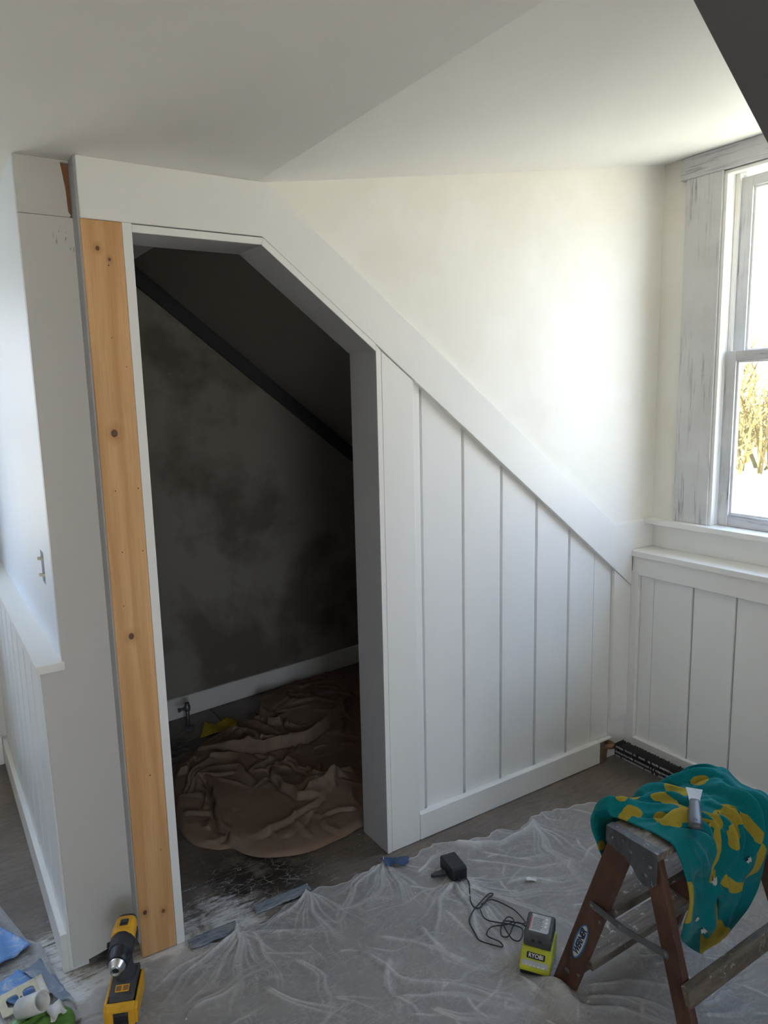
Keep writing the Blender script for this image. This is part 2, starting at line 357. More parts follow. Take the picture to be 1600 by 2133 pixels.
# ------------------------------------------------------------------ doorway: jambs, casings, rake board
JD = .158
def Lo(x): return 1.588-.775*(x-.847)          # lower edge of rake casing
def Jo(x): return 1.955-.775*(x-.351)          # opening edge of the sloping jamb
struct(box('trim_1', -.0155, .008, -.001, JD, 0, 1.976, 'trim', None, .0012), 'narrow white jamb edge between the pine board and the opening', 'trim')
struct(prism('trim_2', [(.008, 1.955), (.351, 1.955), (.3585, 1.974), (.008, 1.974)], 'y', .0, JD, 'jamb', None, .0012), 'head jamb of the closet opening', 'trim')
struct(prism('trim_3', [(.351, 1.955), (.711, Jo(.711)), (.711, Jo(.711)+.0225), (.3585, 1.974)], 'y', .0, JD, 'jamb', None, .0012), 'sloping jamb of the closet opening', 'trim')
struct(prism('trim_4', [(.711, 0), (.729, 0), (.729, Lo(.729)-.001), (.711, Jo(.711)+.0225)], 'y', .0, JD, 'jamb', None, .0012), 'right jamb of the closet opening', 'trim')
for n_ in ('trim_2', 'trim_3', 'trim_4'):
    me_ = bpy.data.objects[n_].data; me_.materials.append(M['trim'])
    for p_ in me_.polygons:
        if p_.normal.y < -.6: p_.material_index = 1  # front faces white, reveals keep the shade-darkened grey
hd = [(-.1105, 1.9765), (.3525, 1.9765), (1.9385, Lo(1.9385)), (1.9385, slope(1.9385)), (.374, ZC), (-.1105, ZC)]
struct(prism('trim_5', hd, 'y', -.0015, .025, 'trim', None, .0015), 'wide white header and long sloping rake board over closet opening and wainscot', 'trim')
struct(prism('trim_7', [(.7298, .001), (.847, .001), (.847, Lo(.847)-.0008), (.7298, Lo(.7298)-.0008)], 'y', .0, .03, 'trim', None, .0015), 'white upright casing right of the closet opening', 'trim')
struct(prism('trim_8', [(1.838, .175), (1.9385, .175), (1.9385, Lo(1.9385)-.001), (1.838, Lo(1.838)-.001)], 'y', .003, .03, 'trim', None, .0015), 'white corner stile where the wainscot meets the knee wall', 'trim')
pb = prism('pine_board', [(-.1125, .004), (-.0165, .002), (-.0162, 1.9755), (-.1115, 1.9755)], 'y', -.0015, .02, 'pine', None, .0015)
tag(pb, 'tall unpainted knotty pine board left of the dark closet opening', 'board')
# hidden framing that closes the wall (seen through nothing)
wd = empty('wall_doorway'); struct(wd, 'framed closet wall behind the door trim and wainscot', 'wall')
box('framing', -.112, -.016, .0225, .14, .03, ZC, 'upper', wd, 0)
prism('framing', [(-.112, 1.978), (.36, 1.978), (.73, Lo(.73)+.01), (.86, Lo(.86)+.01), (.86, slope(.86)-.004), (.374, ZC), (-.112, ZC)], 'y', .027, .13, 'upper', wd, 0)
prism('framing', [(.7305, 0), (1.95, 0), (1.95, slope(1.95)-.01), (.7305, slope(.7305)-.01)], 'y', .034, .14, 'plank', wd, 0)
# wainscot planks
wns = empty('wall_wainscot'); struct(wns, 'white vertical plank wainscot under the sloping rake board', 'wall')
edges = [.8485, .893, 1.068, 1.2435, 1.418, 1.594, 1.733, 1.8375]
for i in range(len(edges)-1):
    a, b = edges[i], edges[i+1]-(.0125 if i < 5 else .0016)
    if i == 0: b = edges[1]-.0135
    prism('plank', [(a, .09), (b, .09), (b, Lo(b)+.02), (a, Lo(a)+.02)], 'y', .0195 if i else .014, .0345, 'plank', wns, .0022, 2)
box('corner_patch', 1.838, 1.94, .016, .0345, .0, .1745, 'plank', wns, .001)
struct(box('baseboard_doorway', .8478, 1.771, -.0025, .021, .002, .0985, 'trim', None, .002), 'white baseboard below the plank wainscot', 'baseboard')
struct(box('trim_9', 1.7712, 1.842, -.001, .0155, .092, .1, 'trim', None, .001), 'short raw end of baseboard cap above the pipe notch', 'trim')

# ------------------------------------------------------------------ knee wall with shelf, and the window
wk = empty('wall_knee'); struct(wk, 'white plank knee wall below the window shelf', 'wall')
ye = [-.033, -.097, -.2765, -.452, -.629, -.806, -.983, -1.16, YN-.1]
for i in range(len(ye)-1):
    a, b = ye[i], ye[i+1]+(.0085 if i else .0015)
    box('plank', XK+.0175, XK+.035, b, a, .075, .80, 'plank', wk, .0022, 2)
box('plank', XK-.0012, XK+.034, -.0315, .030, .0, .80, 'trim', wk, .001)
box('plank_backing', XK+.0335, XK+.06, YN-.1, .03, .0, .86, 'plank', wk, 0)
struct(box('baseboard_knee', XK-.001, XK+.020, YN-.1, -.0135, .001, .083, 'trim', None, .002), 'white baseboard below the knee wall behind the heater', 'baseboard')
struct(box('trim_10', XK+.003, XK+.034, YN-.1, .002, .79, .867, 'trim', None, .0015), 'white apron board under the window shelf', 'trim')
struct(box('trim_11', XK-.006, XW+.02, YN-.1, .0195, .867, .8895, 'trim', None, .0025, 2), 'white window shelf on top of the knee wall', 'trim')
struct(box('trim_12', XW-.006, XW+.04, YN-.1, .0195, .8895, .992, 'trim', None, .001), 'white riser board between the shelf and the window stool', 'trim')
struct(prism('trim_6', [(1.80, .89), (XW-.006, .89), (XW-.006, 1.004), (1.80, 1.004)], 'y', .0095, .0205, 'trim', None, .001), 'short white band board on the cheek wall beside the shelf', 'trim')
WY0, WY1 = -.98, -.243                          # window clear opening in y
WZ0, WZ1 = 1.012, 2.316
ww = empty('wall_window'); struct(ww, 'cream dormer end wall round the window', 'wall')
box('wall_section', XW, XW+.15, WY1+.03, .12, .86, 2.7, 'upper', ww, 0); box('wall_section', XW, XW+.15, YN-.12, WY0-.03, .86, 2.7, 'upper', ww, 0)
box('wall_section', XW, XW+.15, WY0-.03, WY1+.03, WZ1+.02, 2.7, 'upper', ww, 0); box('wall_section', XW+.02, XW+.15, YN-.12, .12, -.2, .99, 'outer', ww, 0)
w1 = empty('window_1'); struct(w1, 'old double hung window with scuffed grey primed casing and sashes', 'window')
box('head_casing', XW-.022, XW, WY0-.175, WY1+.175, WZ1+.003, 2.399, 'scuffh', w1, .002)
for a, b in ((WY1, WY1+.15), (WY0-.15, WY0)): box('side_casing', XW-.019, XW, a, b, WZ0, WZ1+.003, 'scuff', w1, .002)
box('stool', XW-.058, XW+.06, WY0-.19, .0195, .991, WZ0, 'trim', w1, .0025, 2)
for s_, yy in ((1, WY1), (-1, WY0)):
    def yb(a, b): return (yy+min(-s_*a, -s_*b), yy+max(-s_*a, -s_*b))
    box('jamb', XW-.001, XW+.145, *yb(-.028, -.0002), WZ0, WZ1+.02, 'trim', w1, .001)
    box('inner_stop', XW-.012, XW+.022, *yb(.0, .014), WZ0, WZ1-.012, 'trim', w1, .003, 2)
    box('parting_stop', XW+.0605, XW+.0705, *yb(.0, .016), WZ0, WZ1-.002, 'upper', w1, .002)
    box('outer_stop', XW+.110, XW+.135, *yb(.0, .014), WZ0, WZ1-.002, 'trim', w1, .002)
box('head_jamb', XW-.001, XW+.145, WY0, WY1, WZ1, WZ1+.02, 'trim', w1, .001)
box('head_stop', XW-.010, XW+.022, WY0, WY1, WZ1-.012, WZ1-.0002, 'trim', w1, .002)
box('outer_sill', XW+.061, XW+.19, WY0-.05, WY1+.05, .975, WZ0-.004, 'trim', w1, .002)
def sash(name, x0, z0, z1, lab, top_w, bot_w, st_w, inset):
    s = empty(name); s.parent = w1; s['label'] = lab
    a, b = WY0+inset, WY1-inset
    x1 = x0+.034
    box('stile', x0, x1, b-st_w, b, z0, z1, 'scuff', s, .003, 2); box('stile', x0, x1, a, a+st_w, z0, z1, 'scuff', s, .003, 2)
    box('bottom_rail', x0, x1, a+st_w, b-st_w, z0, z0+bot_w, 'scuffh', s, .003, 2); box('top_rail', x0, x1, a+st_w, b-st_w, z1-top_w, z1, 'scuffh', s, .003, 2)
    g = .008
    for (c, d) in ((b-st_w-g, b-st_w), (a+st_w, a+st_w+g)): box('glazing_bead', x0+.010, x0+.028, c, d, z0+bot_w, z1-top_w, 'trim', s, .001)
    for (c, d) in ((z0+bot_w, z0+bot_w+g), (z1-top_w-g, z1-top_w)): box('glazing_bead', x0+.010, x0+.028, a+st_w+g, b-st_w-g, c, d, 'trim', s, .001)
    box('glass_pane', x0+.018, x0+.021, a+st_w, b-st_w, z0+bot_w, z1-top_w, 'glass', s, 0)
sash('lower_sash', XW+.0245, WZ0+.002, 1.676, 'lower sash with scuffed grey paint', .036, .044, .044, .0155)
sash('upper_sash', XW+.073, 1.640, 2.300, 'upper sash', .038, .036, .046, .0145)

# ------------------------------------------------------------------ closet
def yb_(x): return 1.491+.11*(x-.436)
def bbox_angled(name, x0, x1, t0, t1, z0f, z1f, mat, parent=None, bevel=.001):
    """slab along the closet back wall: t is the distance in front of it, z may vary with x"""
    bm = bmesh.new(); vv = []
    for xx in (x0, x1):
        for t in (t0, t1):
            for zf in (z0f, z1f): vv.append(bm.verts.new((xx, yb_(xx)-t, zf(xx) if callable(zf) else zf)))
    for f in ((0, 1, 3, 2), (4, 6, 7, 5), (0, 4, 5, 1), (2, 3, 7, 6), (0, 2, 6, 4), (1, 5, 7, 3)): bm.faces.new([vv[i] for i in f])
    return finish(name, bm, mat, parent, bevel=bevel)
def cs(x): return 2.117-.752*(x-.418)
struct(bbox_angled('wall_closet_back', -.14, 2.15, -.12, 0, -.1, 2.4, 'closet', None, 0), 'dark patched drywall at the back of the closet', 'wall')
struct(bbox_angled('baseboard_closet', -.095, 2.0, 0, .018, .001, .105, 'trim', None, .002), 'shadowed white baseboard at the back of the closet', 'baseboard')
struct(bbox_angled('trim_13', .30, 2.0, 0, .02, lambda x: cs(x)-.083, lambda x: cs(x)+.02, 'dark', None, .001), 'dark bare board along the top of the closet back wall', 'trim')
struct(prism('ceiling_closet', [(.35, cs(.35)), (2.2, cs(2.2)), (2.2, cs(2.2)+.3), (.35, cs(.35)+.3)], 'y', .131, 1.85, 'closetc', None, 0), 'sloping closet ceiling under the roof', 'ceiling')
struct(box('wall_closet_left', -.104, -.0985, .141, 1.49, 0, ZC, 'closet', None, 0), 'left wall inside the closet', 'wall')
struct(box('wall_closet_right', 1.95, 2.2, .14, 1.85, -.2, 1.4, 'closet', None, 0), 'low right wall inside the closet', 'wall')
struct(box('roof_cover', -.3, 2.3, .0, 1.85, 2.32, 2.8, 'outer', None, 0) if False else box('roof_cover', -3.4, .35, -4.6, 1.85, ZC+.2, ZC+.25, 'outer', None, 0), 'roof deck above the ceiling', 'roof')

# ------------------------------------------------------------------ outside
def ground_mat():
    m, nt, bs = new_mat('straw_field')
    v = coords(nt, 'Object')
    c = mix(nt, fac(nt, noise(nt, v, .35, 6, .6), .35, .65), (.52, .46, .30), (.66, .61, .48))
    c = mix(nt, fac(nt, noise(nt, v, 3, 5, .7), .5, .7), c, (.44, .36, .2))
    L(nt, c, bs.inputs['Base Color']); bs.inputs['Roughness'].default_value = .9; return m
M['ground'] = ground_mat()
struct(box('ground', -40, 160, -90, 160, -3.4, -3.2, 'ground', None, 0), 'pale straw field outside the window', 'ground')

# ------------------------------------------------------------------ object helpers
def adopt(root, parts):
    """parent world-space parts to a thing's base Empty"""
    T = Matrix.Translation(-Vector(root.location))
    inv = Matrix.Rotation(-root.rotation_euler[2], 4, 'Z') @ T
    for p in parts:
        if p.type == 'MESH': p.data.transform(inv)
        p.parent = root
    return root
def lathe_bm(prof, n=32, bm=None, M4=None):
    """profile of (radius, height) turned about z"""
    bm = bm or bmesh.new(); rings = []
    for r, h in prof:
        if r < 1e-6: rings.append([bm.verts.new((0, 0, h))])
        else: rings.append([bm.verts.new((r*math.cos(2*math.pi*i/n), r*math.sin(2*math.pi*i/n), h)) for i in range(n)])
    for a, b in zip(rings, rings[1:]):
        for i in range(n):
            q = [a[i % len(a)], a[(i+1) % len(a)], b[(i+1) % len(b)], b[i % len(b)]]
            q = list(dict.fromkeys(q))
            if len(q) > 2: bm.faces.new(q)
    if M4 is not None: bmesh.ops.transform(bm, matrix=M4, verts=[v for r in rings for v in r])
    return bm
def spline(pts, n=8):
    pts = [Vector(p) for p in pts]; out = []
    ext = [pts[0]*2-pts[1]]+pts+[pts[-1]*2-pts[-2]]
    for i in range(1, len(ext)-2):
        p0, p1, p2, p3 = ext[i-1:i+3]
        for k in range(n):
            t = k/n
            out.append(.5*((2*p1)+(p2-p0)*t+(2*p0-5*p1+4*p2-p3)*t*t+(3*p1-p0-3*p2+p3)*t**3))
    out.append(pts[-1]); return out
def tube_bm(path, r, n=8, bm=None, caps=True):
    bm = bm or bmesh.new(); rings = []
    up = Vector((0, 0, 1)); prev = None
    for i, p in enumerate(path):
        t = (path[min(i+1, len(path)-1)]-path[max(i-1, 0)])
        t = t.normalized() if t.length > 1e-9 else (prev or up)
        a = t.cross(up); a = a.normalized() if a.length > 1e-4 else t.cross(Vector((1, 0, 0))).normalized()
        b = t.cross(a); rr = r(i/(len(path)-1)) if callable(r) else r
        rings.append([bm.verts.new(p+(a*math.cos(2*math.pi*k/n)+b*math.sin(2*math.pi*k/n))*rr) for k in range(n)]); prev = t
    for A, B in zip(rings, rings[1:]):
        for k in range(n): bm.faces.new((A[k], A[(k+1) % n], B[(k+1) % n], B[k]))
    if caps: bm.faces.new(rings[0]); bm.faces.new(rings[-1][::-1])
    return bm
def hexa_bm(v8, bm=None):
    bm = bm or bmesh.new(); v = [bm.verts.new(p) for p in v8]
    for f in ((0, 1, 3, 2), (4, 6, 7, 5), (0, 4, 5, 1), (2, 3, 7, 6), (0, 2, 6, 4), (1, 5, 7, 3)): bm.faces.new([v[i] for i in f])
    return bm
def frame_obj(o, R3, loc):
    o.data.transform(Matrix.Translation(Vector(loc)) @ R3.to_4x4()); return o
def basis(xa, ya, za):
    return Matrix((xa, ya, za)).transposed()
def text_bm(txt, size, depth=.0003, shear=0.0, offset=0.0, spacing=1.0):
    cu = bpy.data.curves.new('t', 'FONT'); cu.body = txt; cu.size = size; cu.extrude = depth; cu.align_x = 'CENTER'; cu.align_y = 'CENTER'; cu.shear = shear; cu.offset = offset; cu.space_character = spacing
    o = bpy.data.objects.new('t', cu); COL.objects.link(o)
    dg = bpy.context.evaluated_depsgraph_get(); me = bpy.data.meshes.new_from_object(o.evaluated_get(dg))
    bm = bmesh.new(); bm.from_mesh(me); bpy.data.objects.remove(o); bpy.data.curves.remove(cu); bpy.data.meshes.remove(me)
    return bm
def grid_obj(name, P, mat, parent=None, attrs=None, smooth=True):
    NV, NU = P.shape[:2]
    idx = np.arange(NV*NU).reshape(NV, NU)
    F = np.stack([idx[:-1, :-1], idx[:-1, 1:], idx[1:, 1:], idx[1:, :-1]], -1).reshape(-1, 4)
    me = bpy.data.meshes.new(name); me.from_pydata(P.reshape(-1, 3).tolist(), [], F.tolist())
    for k, a in (attrs or {}).items():
        at = me.attributes.new(k, 'FLOAT', 'POINT'); at.data.foreach_set('value', np.ascontiguousarray(a, dtype=np.float32).ravel())
    if smooth: me.polygons.foreach_set('use_smooth', np.ones(len(me.polygons), dtype=bool))
    me.materials.append(M[mat] if isinstance(mat, str) else mat); me.update()
    o = bpy.data.objects.new(name, me); COL.objects.link(o)
    if parent is not None: o.parent = parent
    return o
def attr(nt, name):
    a = N(nt, 'ShaderNodeAttribute'); a.attribute_name = name; return a.outputs['Fac']
def dist_poly(X, Y, pts):
    """distance, signed side and position along a polyline, for arrays X, Y"""
    best = np.full(X.shape, 9.0); sg = np.zeros_like(best); al = np.zeros_like(best); n = len(pts)-1
    for i in range(n):
        px, py = pts[i]; dx, dy = pts[i+1][0]-px, pts[i+1][1]-py; L2 = dx*dx+dy*dy+1e-12
        t = np.clip(((X-px)*dx+(Y-py)*dy)/L2, 0, 1); r = np.hypot(X-px-t*dx, Y-py-t*dy); m = r < best
        best[m] = r[m]; sg[m] = np.sign((X-px)*dy-(Y-py)*dx)[m]; al[m] = ((i+t)/n)[m]
    return best, sg, al

# ------------------------------------------------------------------ object materials
M['black'] = plain('black_plastic', (.022, .022, .024), .45, bumpy=.15)
M['blackrub'] = plain('dusty_black_rubber', (.035, .035, .037), .65, bumpy=.2)
M['yellow'] = plain('drill_yellow', (.78, .40, .02), .42)
M['lime'] = plain('lime_plastic', (.50, .52, .03), .42)
M['chrome'] = plain('brushed_chrome', (.62, .62, .60), .28, 1.0)
M['steel'] = plain('dull_steel', (.20, .205, .215), .5, .7, bumpy=.3, bscale=120)
M['copper'] = plain('dirty_copper', (.34, .20, .12), .5, .6)
M['greyplastic'] = plain('grey_plastic', (.085, .09, .105), .42)
M['white'] = plain('white_plastic', (.78, .77, .74), .4)
M['ivory'] = plain('ivory_plastic', (.66, .62, .47), .4)
M['paper'] = plain('white_paper', (.74, .73, .70), .8)
M['green'] = plain('green_wrapper', (.13, .30, .05), .35)
M['labelgrey'] = plain('grey_label', (.46, .47, .50), .6)
M['red'] = plain('label_red', (.55, .08, .06), .6)
M['darkgrey'] = plain('dark_grey_plastic', (.06, .06, .065), .5)
M['bluerim'] = plain('label_blue', (.03, .17, .42), .45)
M['navy'] = plain('label_navy', (.012, .03, .10), .5)
M['labelcream'] = plain('label_cream', (.55, .54, .47), .6)
M['tape'] = plain('blue_masking_tape', (.04, .085, .19), .6)
M['brown'] = None
def speckled(name, base, dark, fleck, stretch, amt):
    m, nt, bs = new_mat(name)
    vs_ = coords(nt, scale=stretch); v = coords(nt)
    c = mix(nt, fac(nt, noise(nt, vs_, 7, 6, .65, .5), .35, .68), base, dark)
    c = mix(nt, math_(nt, 'MULTIPLY', fac(nt, noise(nt, vs_, 26, 6, .7), .5, .75), .5), c, dark)
    c = mix(nt, fac(nt, noise(nt, v, 38, 6, .75, .5), .64-amt, .70-amt*.6), c, fleck)
    L(nt, c, bs.inputs['Base Color']); bs.inputs['Roughness'].default_value = .6
    bump(nt, bs, noise(nt, vs_, 16, 6, .7), .3, .0015); return m
M['railwood'] = speckled('old_varnished_wood', (.125, .056, .034), (.052, .024, .015), (.36, .30, .24), (9, 2.2, .9), -.02)
M['stepwood'] = speckled('weathered_step_wood', (.19, .155, .12), (.085, .065, .05), (.50, .48, .44), (1.2, 12, 8), .055)
M['capmetal'] = speckled('paint_flecked_metal', (.10, .105, .115), (.05, .05, .055), (.36, .355, .34), (8, 8, 3), .03)

# ------------------------------------------------------------------ step ladder
LX, LYF, LH, LS, LF, LW, LR, LL, LD, LYR = .801, -.842, .513, .063, .306, .067, .362, .046, .14, -.973
LXR = 1.215
lad = empty('step_ladder', (1.008, -.90, 0)); tag(lad, 'old paint splattered wooden step ladder with a towel draped over its top', 'ladder')
lp = []
def xo(side, z, inset=0):
    h = LH-z
    return (LX+.008+inset-LS*h) if side < 0 else (LXR-.008-inset+LS*h)
TH = .021
for sd_ in (-1, 1):
    for nm, f0, f1, m_ in (('front_rail', lambda z: LYF-.010+LF*(LH-z), lambda z: LYF-.010-LW+LF*(LH-z), 'railwood'), ('rear_leg', lambda z: LYR+LL-LR*(LH-z), lambda z: LYR-LR*(LH-z), 'railwood')):
        v8 = []
        for ins in (0, TH):
            for f in (f0, f1):
                for z in (.001, .494): v8.append((xo(sd_, z, ins), f(z), z))
        lp.append(finish(nm, hexa_bm(v8), m_, None, bevel=.003, seg=2))
lp.append(box('top_tread', LX+.002, LXR-.002, LYF-LD, LYF, .494, LH, 'stepwood', None, .004, 2))
for z0, z1, y0, y1 in ((.088, .111, -.806, -.735), (.268, .291, -.860, -.788)):
    lp.append(box('step', xo(-1, z0, TH)+.001, xo(1, z0, TH)-.001, y0, y1, z0, z1, 'stepwood', None, .003, 2))
    lp.append(tube_b := finish('tie_rod', tube_bm([Vector((xo(-1, z0-.02)-.002, (y0+y1)/2-.01, z0-.015)), Vector((xo(1, z0-.02)+.002, (y0+y1)/2-.01, z0-.015))], .004, 8), 'steel'))
cap = [(LYF+.002, .5145), (LYF+.002, .474), (-.862, .468), (-.893, .462), (-.918, .448), (-.932, .430), (-.950, .421), (-.970, .424), (-.983, .440), (LYF-LD-.002, .458), (LYF-LD-.002, .5145)]
for sd_ in (-1, 1):
    xa = LX-.003 if sd_ < 0 else LXR+.001
    c_ = prism('end_cap', cap, 'x', xa, xa+.003, 'capmetal', None, .001); lp.append(c_)
    x1 = LX-.003 if sd_ < 0 else LXR-.024
    lp.append(box('cap_lip', x1, x1+.026, LYF-LD-.002, LYF+.002, .5135, .5155, 'capmetal', None, .0008))
    for (yy, zz) in ((-.858, .492), (-.912, .484), (-.955, .448), (-.966, .476)):
        xb = LX-.003 if sd_ < 0 else LXR+.004
        lp.append(finish('bolt', lathe_bm([(0, .0028), (.0035, .0022), (.0052, 0)], 12, None, Matrix.Translation((xb, yy, zz)) @ Matrix.Rotation(-sd_*-math.pi/2, 4, 'Y')), 'steel', smooth=True))
    for yy in (-.862, -.945):
        lp.append(finish('bolt', lathe_bm([(0, .0018), (.003, .0014), (.0042, 0)], 12, None, Matrix.Translation((x1+.013, yy, .5155))), 'steel', smooth=True))
# spreader bars with a hinge
def bar(name, a, b, w, t, mat):
    a, b = Vector(a), Vector(b); d = (b-a).normalized(); nx = Vector((1, 0, 0)); s = d.cross(nx).normalized(); bm = bmesh.new()
    pts = []
    for k in range(9): an = math.pi/2+math.pi*k/8; pts.append(a+d*math.cos(an)*w/2+s*math.sin(an)*w/2)
    for k in range(9): an = -math.pi/2+math.pi*k/8; pts.append(b+d*math.cos(an)*w/2+s*math.sin(an)*w/2)
    A = [bm.verts.new(p) for p in pts]; B = [bm.verts.new(p+nx*t) for p in pts]; n = len(pts)
    bm.faces.new(A); bm.faces.new(B[::-1])
    for i in range(n): bm.faces.new((A[i], B[i], B[(i+1) % n], A[(i+1) % n]))
    return finish(name, bm, mat)
for sd_ in (-1, 1):
    xs = (.786, .778) if sd_ < 0 else (1.226, 1.234)
    p0, p2 = Vector((xs[0], -.815, .289)), Vector((xs[1]-.003, -1.032, .312)); p1 = (p0+p2)/2+Vector((0, .02, -.008))
    lp.append(bar('spreader_bar', p0, p1, .018, .0025, 'steel')); lp.append(bar('spreader_bar', p1+Vector((-.0028, 0, 0)), p2+Vector((-.0028, 0, 0)), .018, .0025, 'steel'))
    for p in (p0, p1, p2):
        lp.append(finish('rivet', lathe_bm([(0, .003), (.003, .0024), (.005, 0)], 12, None, Matrix.Translation(p+Vector((-.0028, 0, 0))) @ Matrix.Rotation(-math.pi/2, 4, 'Y')), 'steel', smooth=True))
lp.append(finish('rear_crossbar', hexa_bm([(xx, yy, zz) for xx in (.777, 1.239) for yy, zz in ((-1.099, .222), (-1.088, .260), (-1.0835, .222), (-1.0695, .260))]), 'stepwood', bevel=.003, seg=2))
# oval maker's label on the left front rail
ra = Vector((-LS*-1, -LF, 1)).normalized()
rail_d = Vector((LS, -LF, 1)).normalized()            # up along the rail
rail_n = Vector((-1, 0, LS)).normalized()             # out of the outer face
rail_s = rail_d.cross(rail_n).normalized()            # across the rail
rail_n = rail_s.cross(rail_d).normalized()
zc = .165; lc = Vector((xo(-1, zc), LYF-.010-LW*.50+LF*(LH-zc), zc))
RB = basis(rail_d, -rail_s, rail_n) if True else None
if RB.determinant() < 0: RB = basis(rail_d, rail_s, rail_n)
def oval(name, a, b, h0, h1, mat):
    bm = bmesh.new(); n = 40
    A = [bm.verts.new((a*math.cos(2*math.pi*i/n), b*math.sin(2*math.pi*i/n), h0)) for i in range(n)]; B = [bm.verts.new((v.co.x, v.co.y, h1)) for v in A]
    bm.faces.new(A[::-1]); bm.faces.new(B)
    for i in range(n): bm.faces.new((A[i], A[(i+1) % n], B[(i+1) % n], B[i]))
    o = finish(name, bm, mat); return frame_obj(o, RB, lc)
lb_ = oval('label_rim', .058, .0165, -.0004, .0006, 'bluerim'); lp.append(lb_)
k1 = oval('label_field', .053, .0125, .0006, .0009, 'labelcream'); lp.append(k1)
k2 = frame_obj(finish('label_lettering', text_bm('WERNER', .0225, .0003, .12, .0007, .90), 'navy'), RB, lc+rail_n*.0012); lp.append(k2)
lp.append(finish('bolt', lathe_bm([(0, .002), (.005, .0016), (.0085, 0)], 14, None, Matrix.Translation((xo(-1, .058)-.0, LYF-.010-LW*.45+LF*(LH-.058), .058)) @ Matrix.Rotation(-math.pi/2, 4, 'Y')), 'steel', smooth=True))
adopt(lad, lp)

# ------------------------------------------------------------------ towel
def towel_points(NU=96, NV=150):
    """terry towel bunched over the ladder top: u runs across, v from the front hang over the top down the back"""
    vk = np.array([0, .06, .12, .17, .22, .28, .34, .40, .45, .50, .56, .64, .74, .85, .93, 1.0])
    yk = np.array([-.805, -.800, -.803, -.822, -.852, -.885, -.915, -.945, -.972, -1.000, -1.012, -1.010, -1.004, -.998, -.994, -.990])
    zk = np.array([.385, .43, .475, .512, .523, .528, .530, .533, .534, .522, .480, .420, .350, .280, .230, .178])
    xl = np.array([.835, .815, .806, .815, .838, .850, .855, .856, .856, .854, .850, .850, .855, .872, .925, .985])
    xr = np.array([1.06, 1.10, 1.15, 1.19, 1.21, 1.22, 1.225, 1.225, 1.224, 1.222, 1.218, 1.212, 1.205, 1.195, 1.15, 1.075])
    v = np.linspace(0, 1, NV)
    def sm(a):
        f = np.interp(np.linspace(0, 1, 601), vk, a); k = np.hanning(41); k /= k.sum()
        f = np.convolve(np.pad(f, 20, mode='edge'), k, 'valid'); return np.interp(v, np.linspace(0, 1, 601), f)
    Y, Z, XL, XR = map(sm, (yk, zk, xl, xr))
    u = np.linspace(0, 1, NU)
    U, V = np.meshgrid(u, v)
    X = XL[:, None]*(1-U)+XR[:, None]*U
    dy, dz = np.gradient(Y), np.gradient(Z); ln = np.hypot(dy, dz)
    ny, nz = -dz/ln*-1, dy/ln*-1
    P = np.stack([X, np.repeat(Y[:, None], NU, 1), np.repeat(Z[:, None], NU, 1)], -1)
    D = np.zeros_like(X)
    def ridge(pts, w, a, asym=1.0):
        nonlocal D
        pts = np.array(pts, float); best = np.full(X.shape, 9.0); sgn = np.zeros_like(best); along = np.zeros_like(best)
        n = len(pts)-1
        for i in range(n):
            p, q = pts[i], pts[i+1]; d = q-p; L2 = d@d
            t = np.clip(((U-p[0])*d[0]+(V-p[1])*d[1])/L2, 0, 1)
            ex, ey = (U-p[0]-t*d[0]), (V-p[1]-t*d[1])*1.9
            r = np.hypot(ex, ey); m = r < best
            best[m] = r[m]; sgn[m] = np.sign((U-p[0])*d[1]-(V-p[1])*d[0])[m]; along[m] = ((i+t)/n)[m]
        ww = np.where(sgn > 0, w*asym, w/asym)
        D += a*np.where(V < .45, 1.42, 1.6)*np.exp(-(best/ww)**2)*np.clip(np.sin(np.pi*np.clip(along, .06, .94)), .25, 1)
    # lumps on the top and the front edge
    ridge([(.00, .14), (.10, .20), (.22, .24), (.36, .30)], .050, .022, .8)
    ridge([(.03, .05), (.05, .16), (.10, .30)], .06, .016)
    ridge([(.16, .10), (.26, .17), (.42, .22), (.52, .30)], .055, .026, .8)
    ridge([(.36, .12), (.44, .16), (.58, .19), (.70, .26)], .055, .024, 1.2)
    ridge([(.60, .10), (.70, .15), (.82, .22), (.90, .32)], .055, .026, .8)
    ridge([(.80, .12), (.90, .18), (.98, .28)], .05, .020)
    ridge([(.22, .16), (.34, .20), (.50, .24)], .022, -.014)
    ridge([(.46, .13), (.60, .17), (.76, .24)], .022, -.014)
    ridge([(.70, .12), (.82, .17), (.95, .26)], .022, -.014)
    ridge([(.08, .17), (.18, .22), (.30, .27)], .020, -.012)
    ridge([(.10, .42), (.24, .46), (.36, .54)], .022, -.010)
    ridge([(.05, .36), (.20, .38), (.34, .42), (.46, .50)], .06, .012, .8)
    ridge([(.00, .27), (.12, .33), (.26, .35)], .035, -.010)
    ridge([(.30, .26), (.42, .33), (.50, .42)], .04, -.010)
    ridge([(.55, .22), (.66, .30), (.72, .40)], .04, -.012)
    # back: pleats drawn towards a pinch at mid height
    ridge([(.44, .42), (.46, .52), (.44, .62), (.43, .74)], .040, .020, .75)
    ridge([(.50, .42), (.53, .52), (.50, .62), (.46, .74)], .026, -.014)
    ridge([(.58, .38), (.60, .50), (.57, .62), (.52, .72)], .034, .022, .8)
    ridge([(.68, .38), (.69, .50), (.65, .62), (.58, .70)], .030, -.014)
    ridge([(.76, .36), (.77, .48), (.74, .60), (.70, .70)], .036, .020, .8)
    ridge([(.88, .36), (.90, .50), (.92, .64), (.93, .78)], .045, .014)
    ridge([(.06, .46), (.18, .56), (.30, .66), (.42, .74)], .050, .012, .8)
    ridge([(.16, .62), (.28, .69), (.40, .75)], .05, -.012)
    ridge([(.42, .75), (.45, .84), (.48, .93)], .060, -.012)
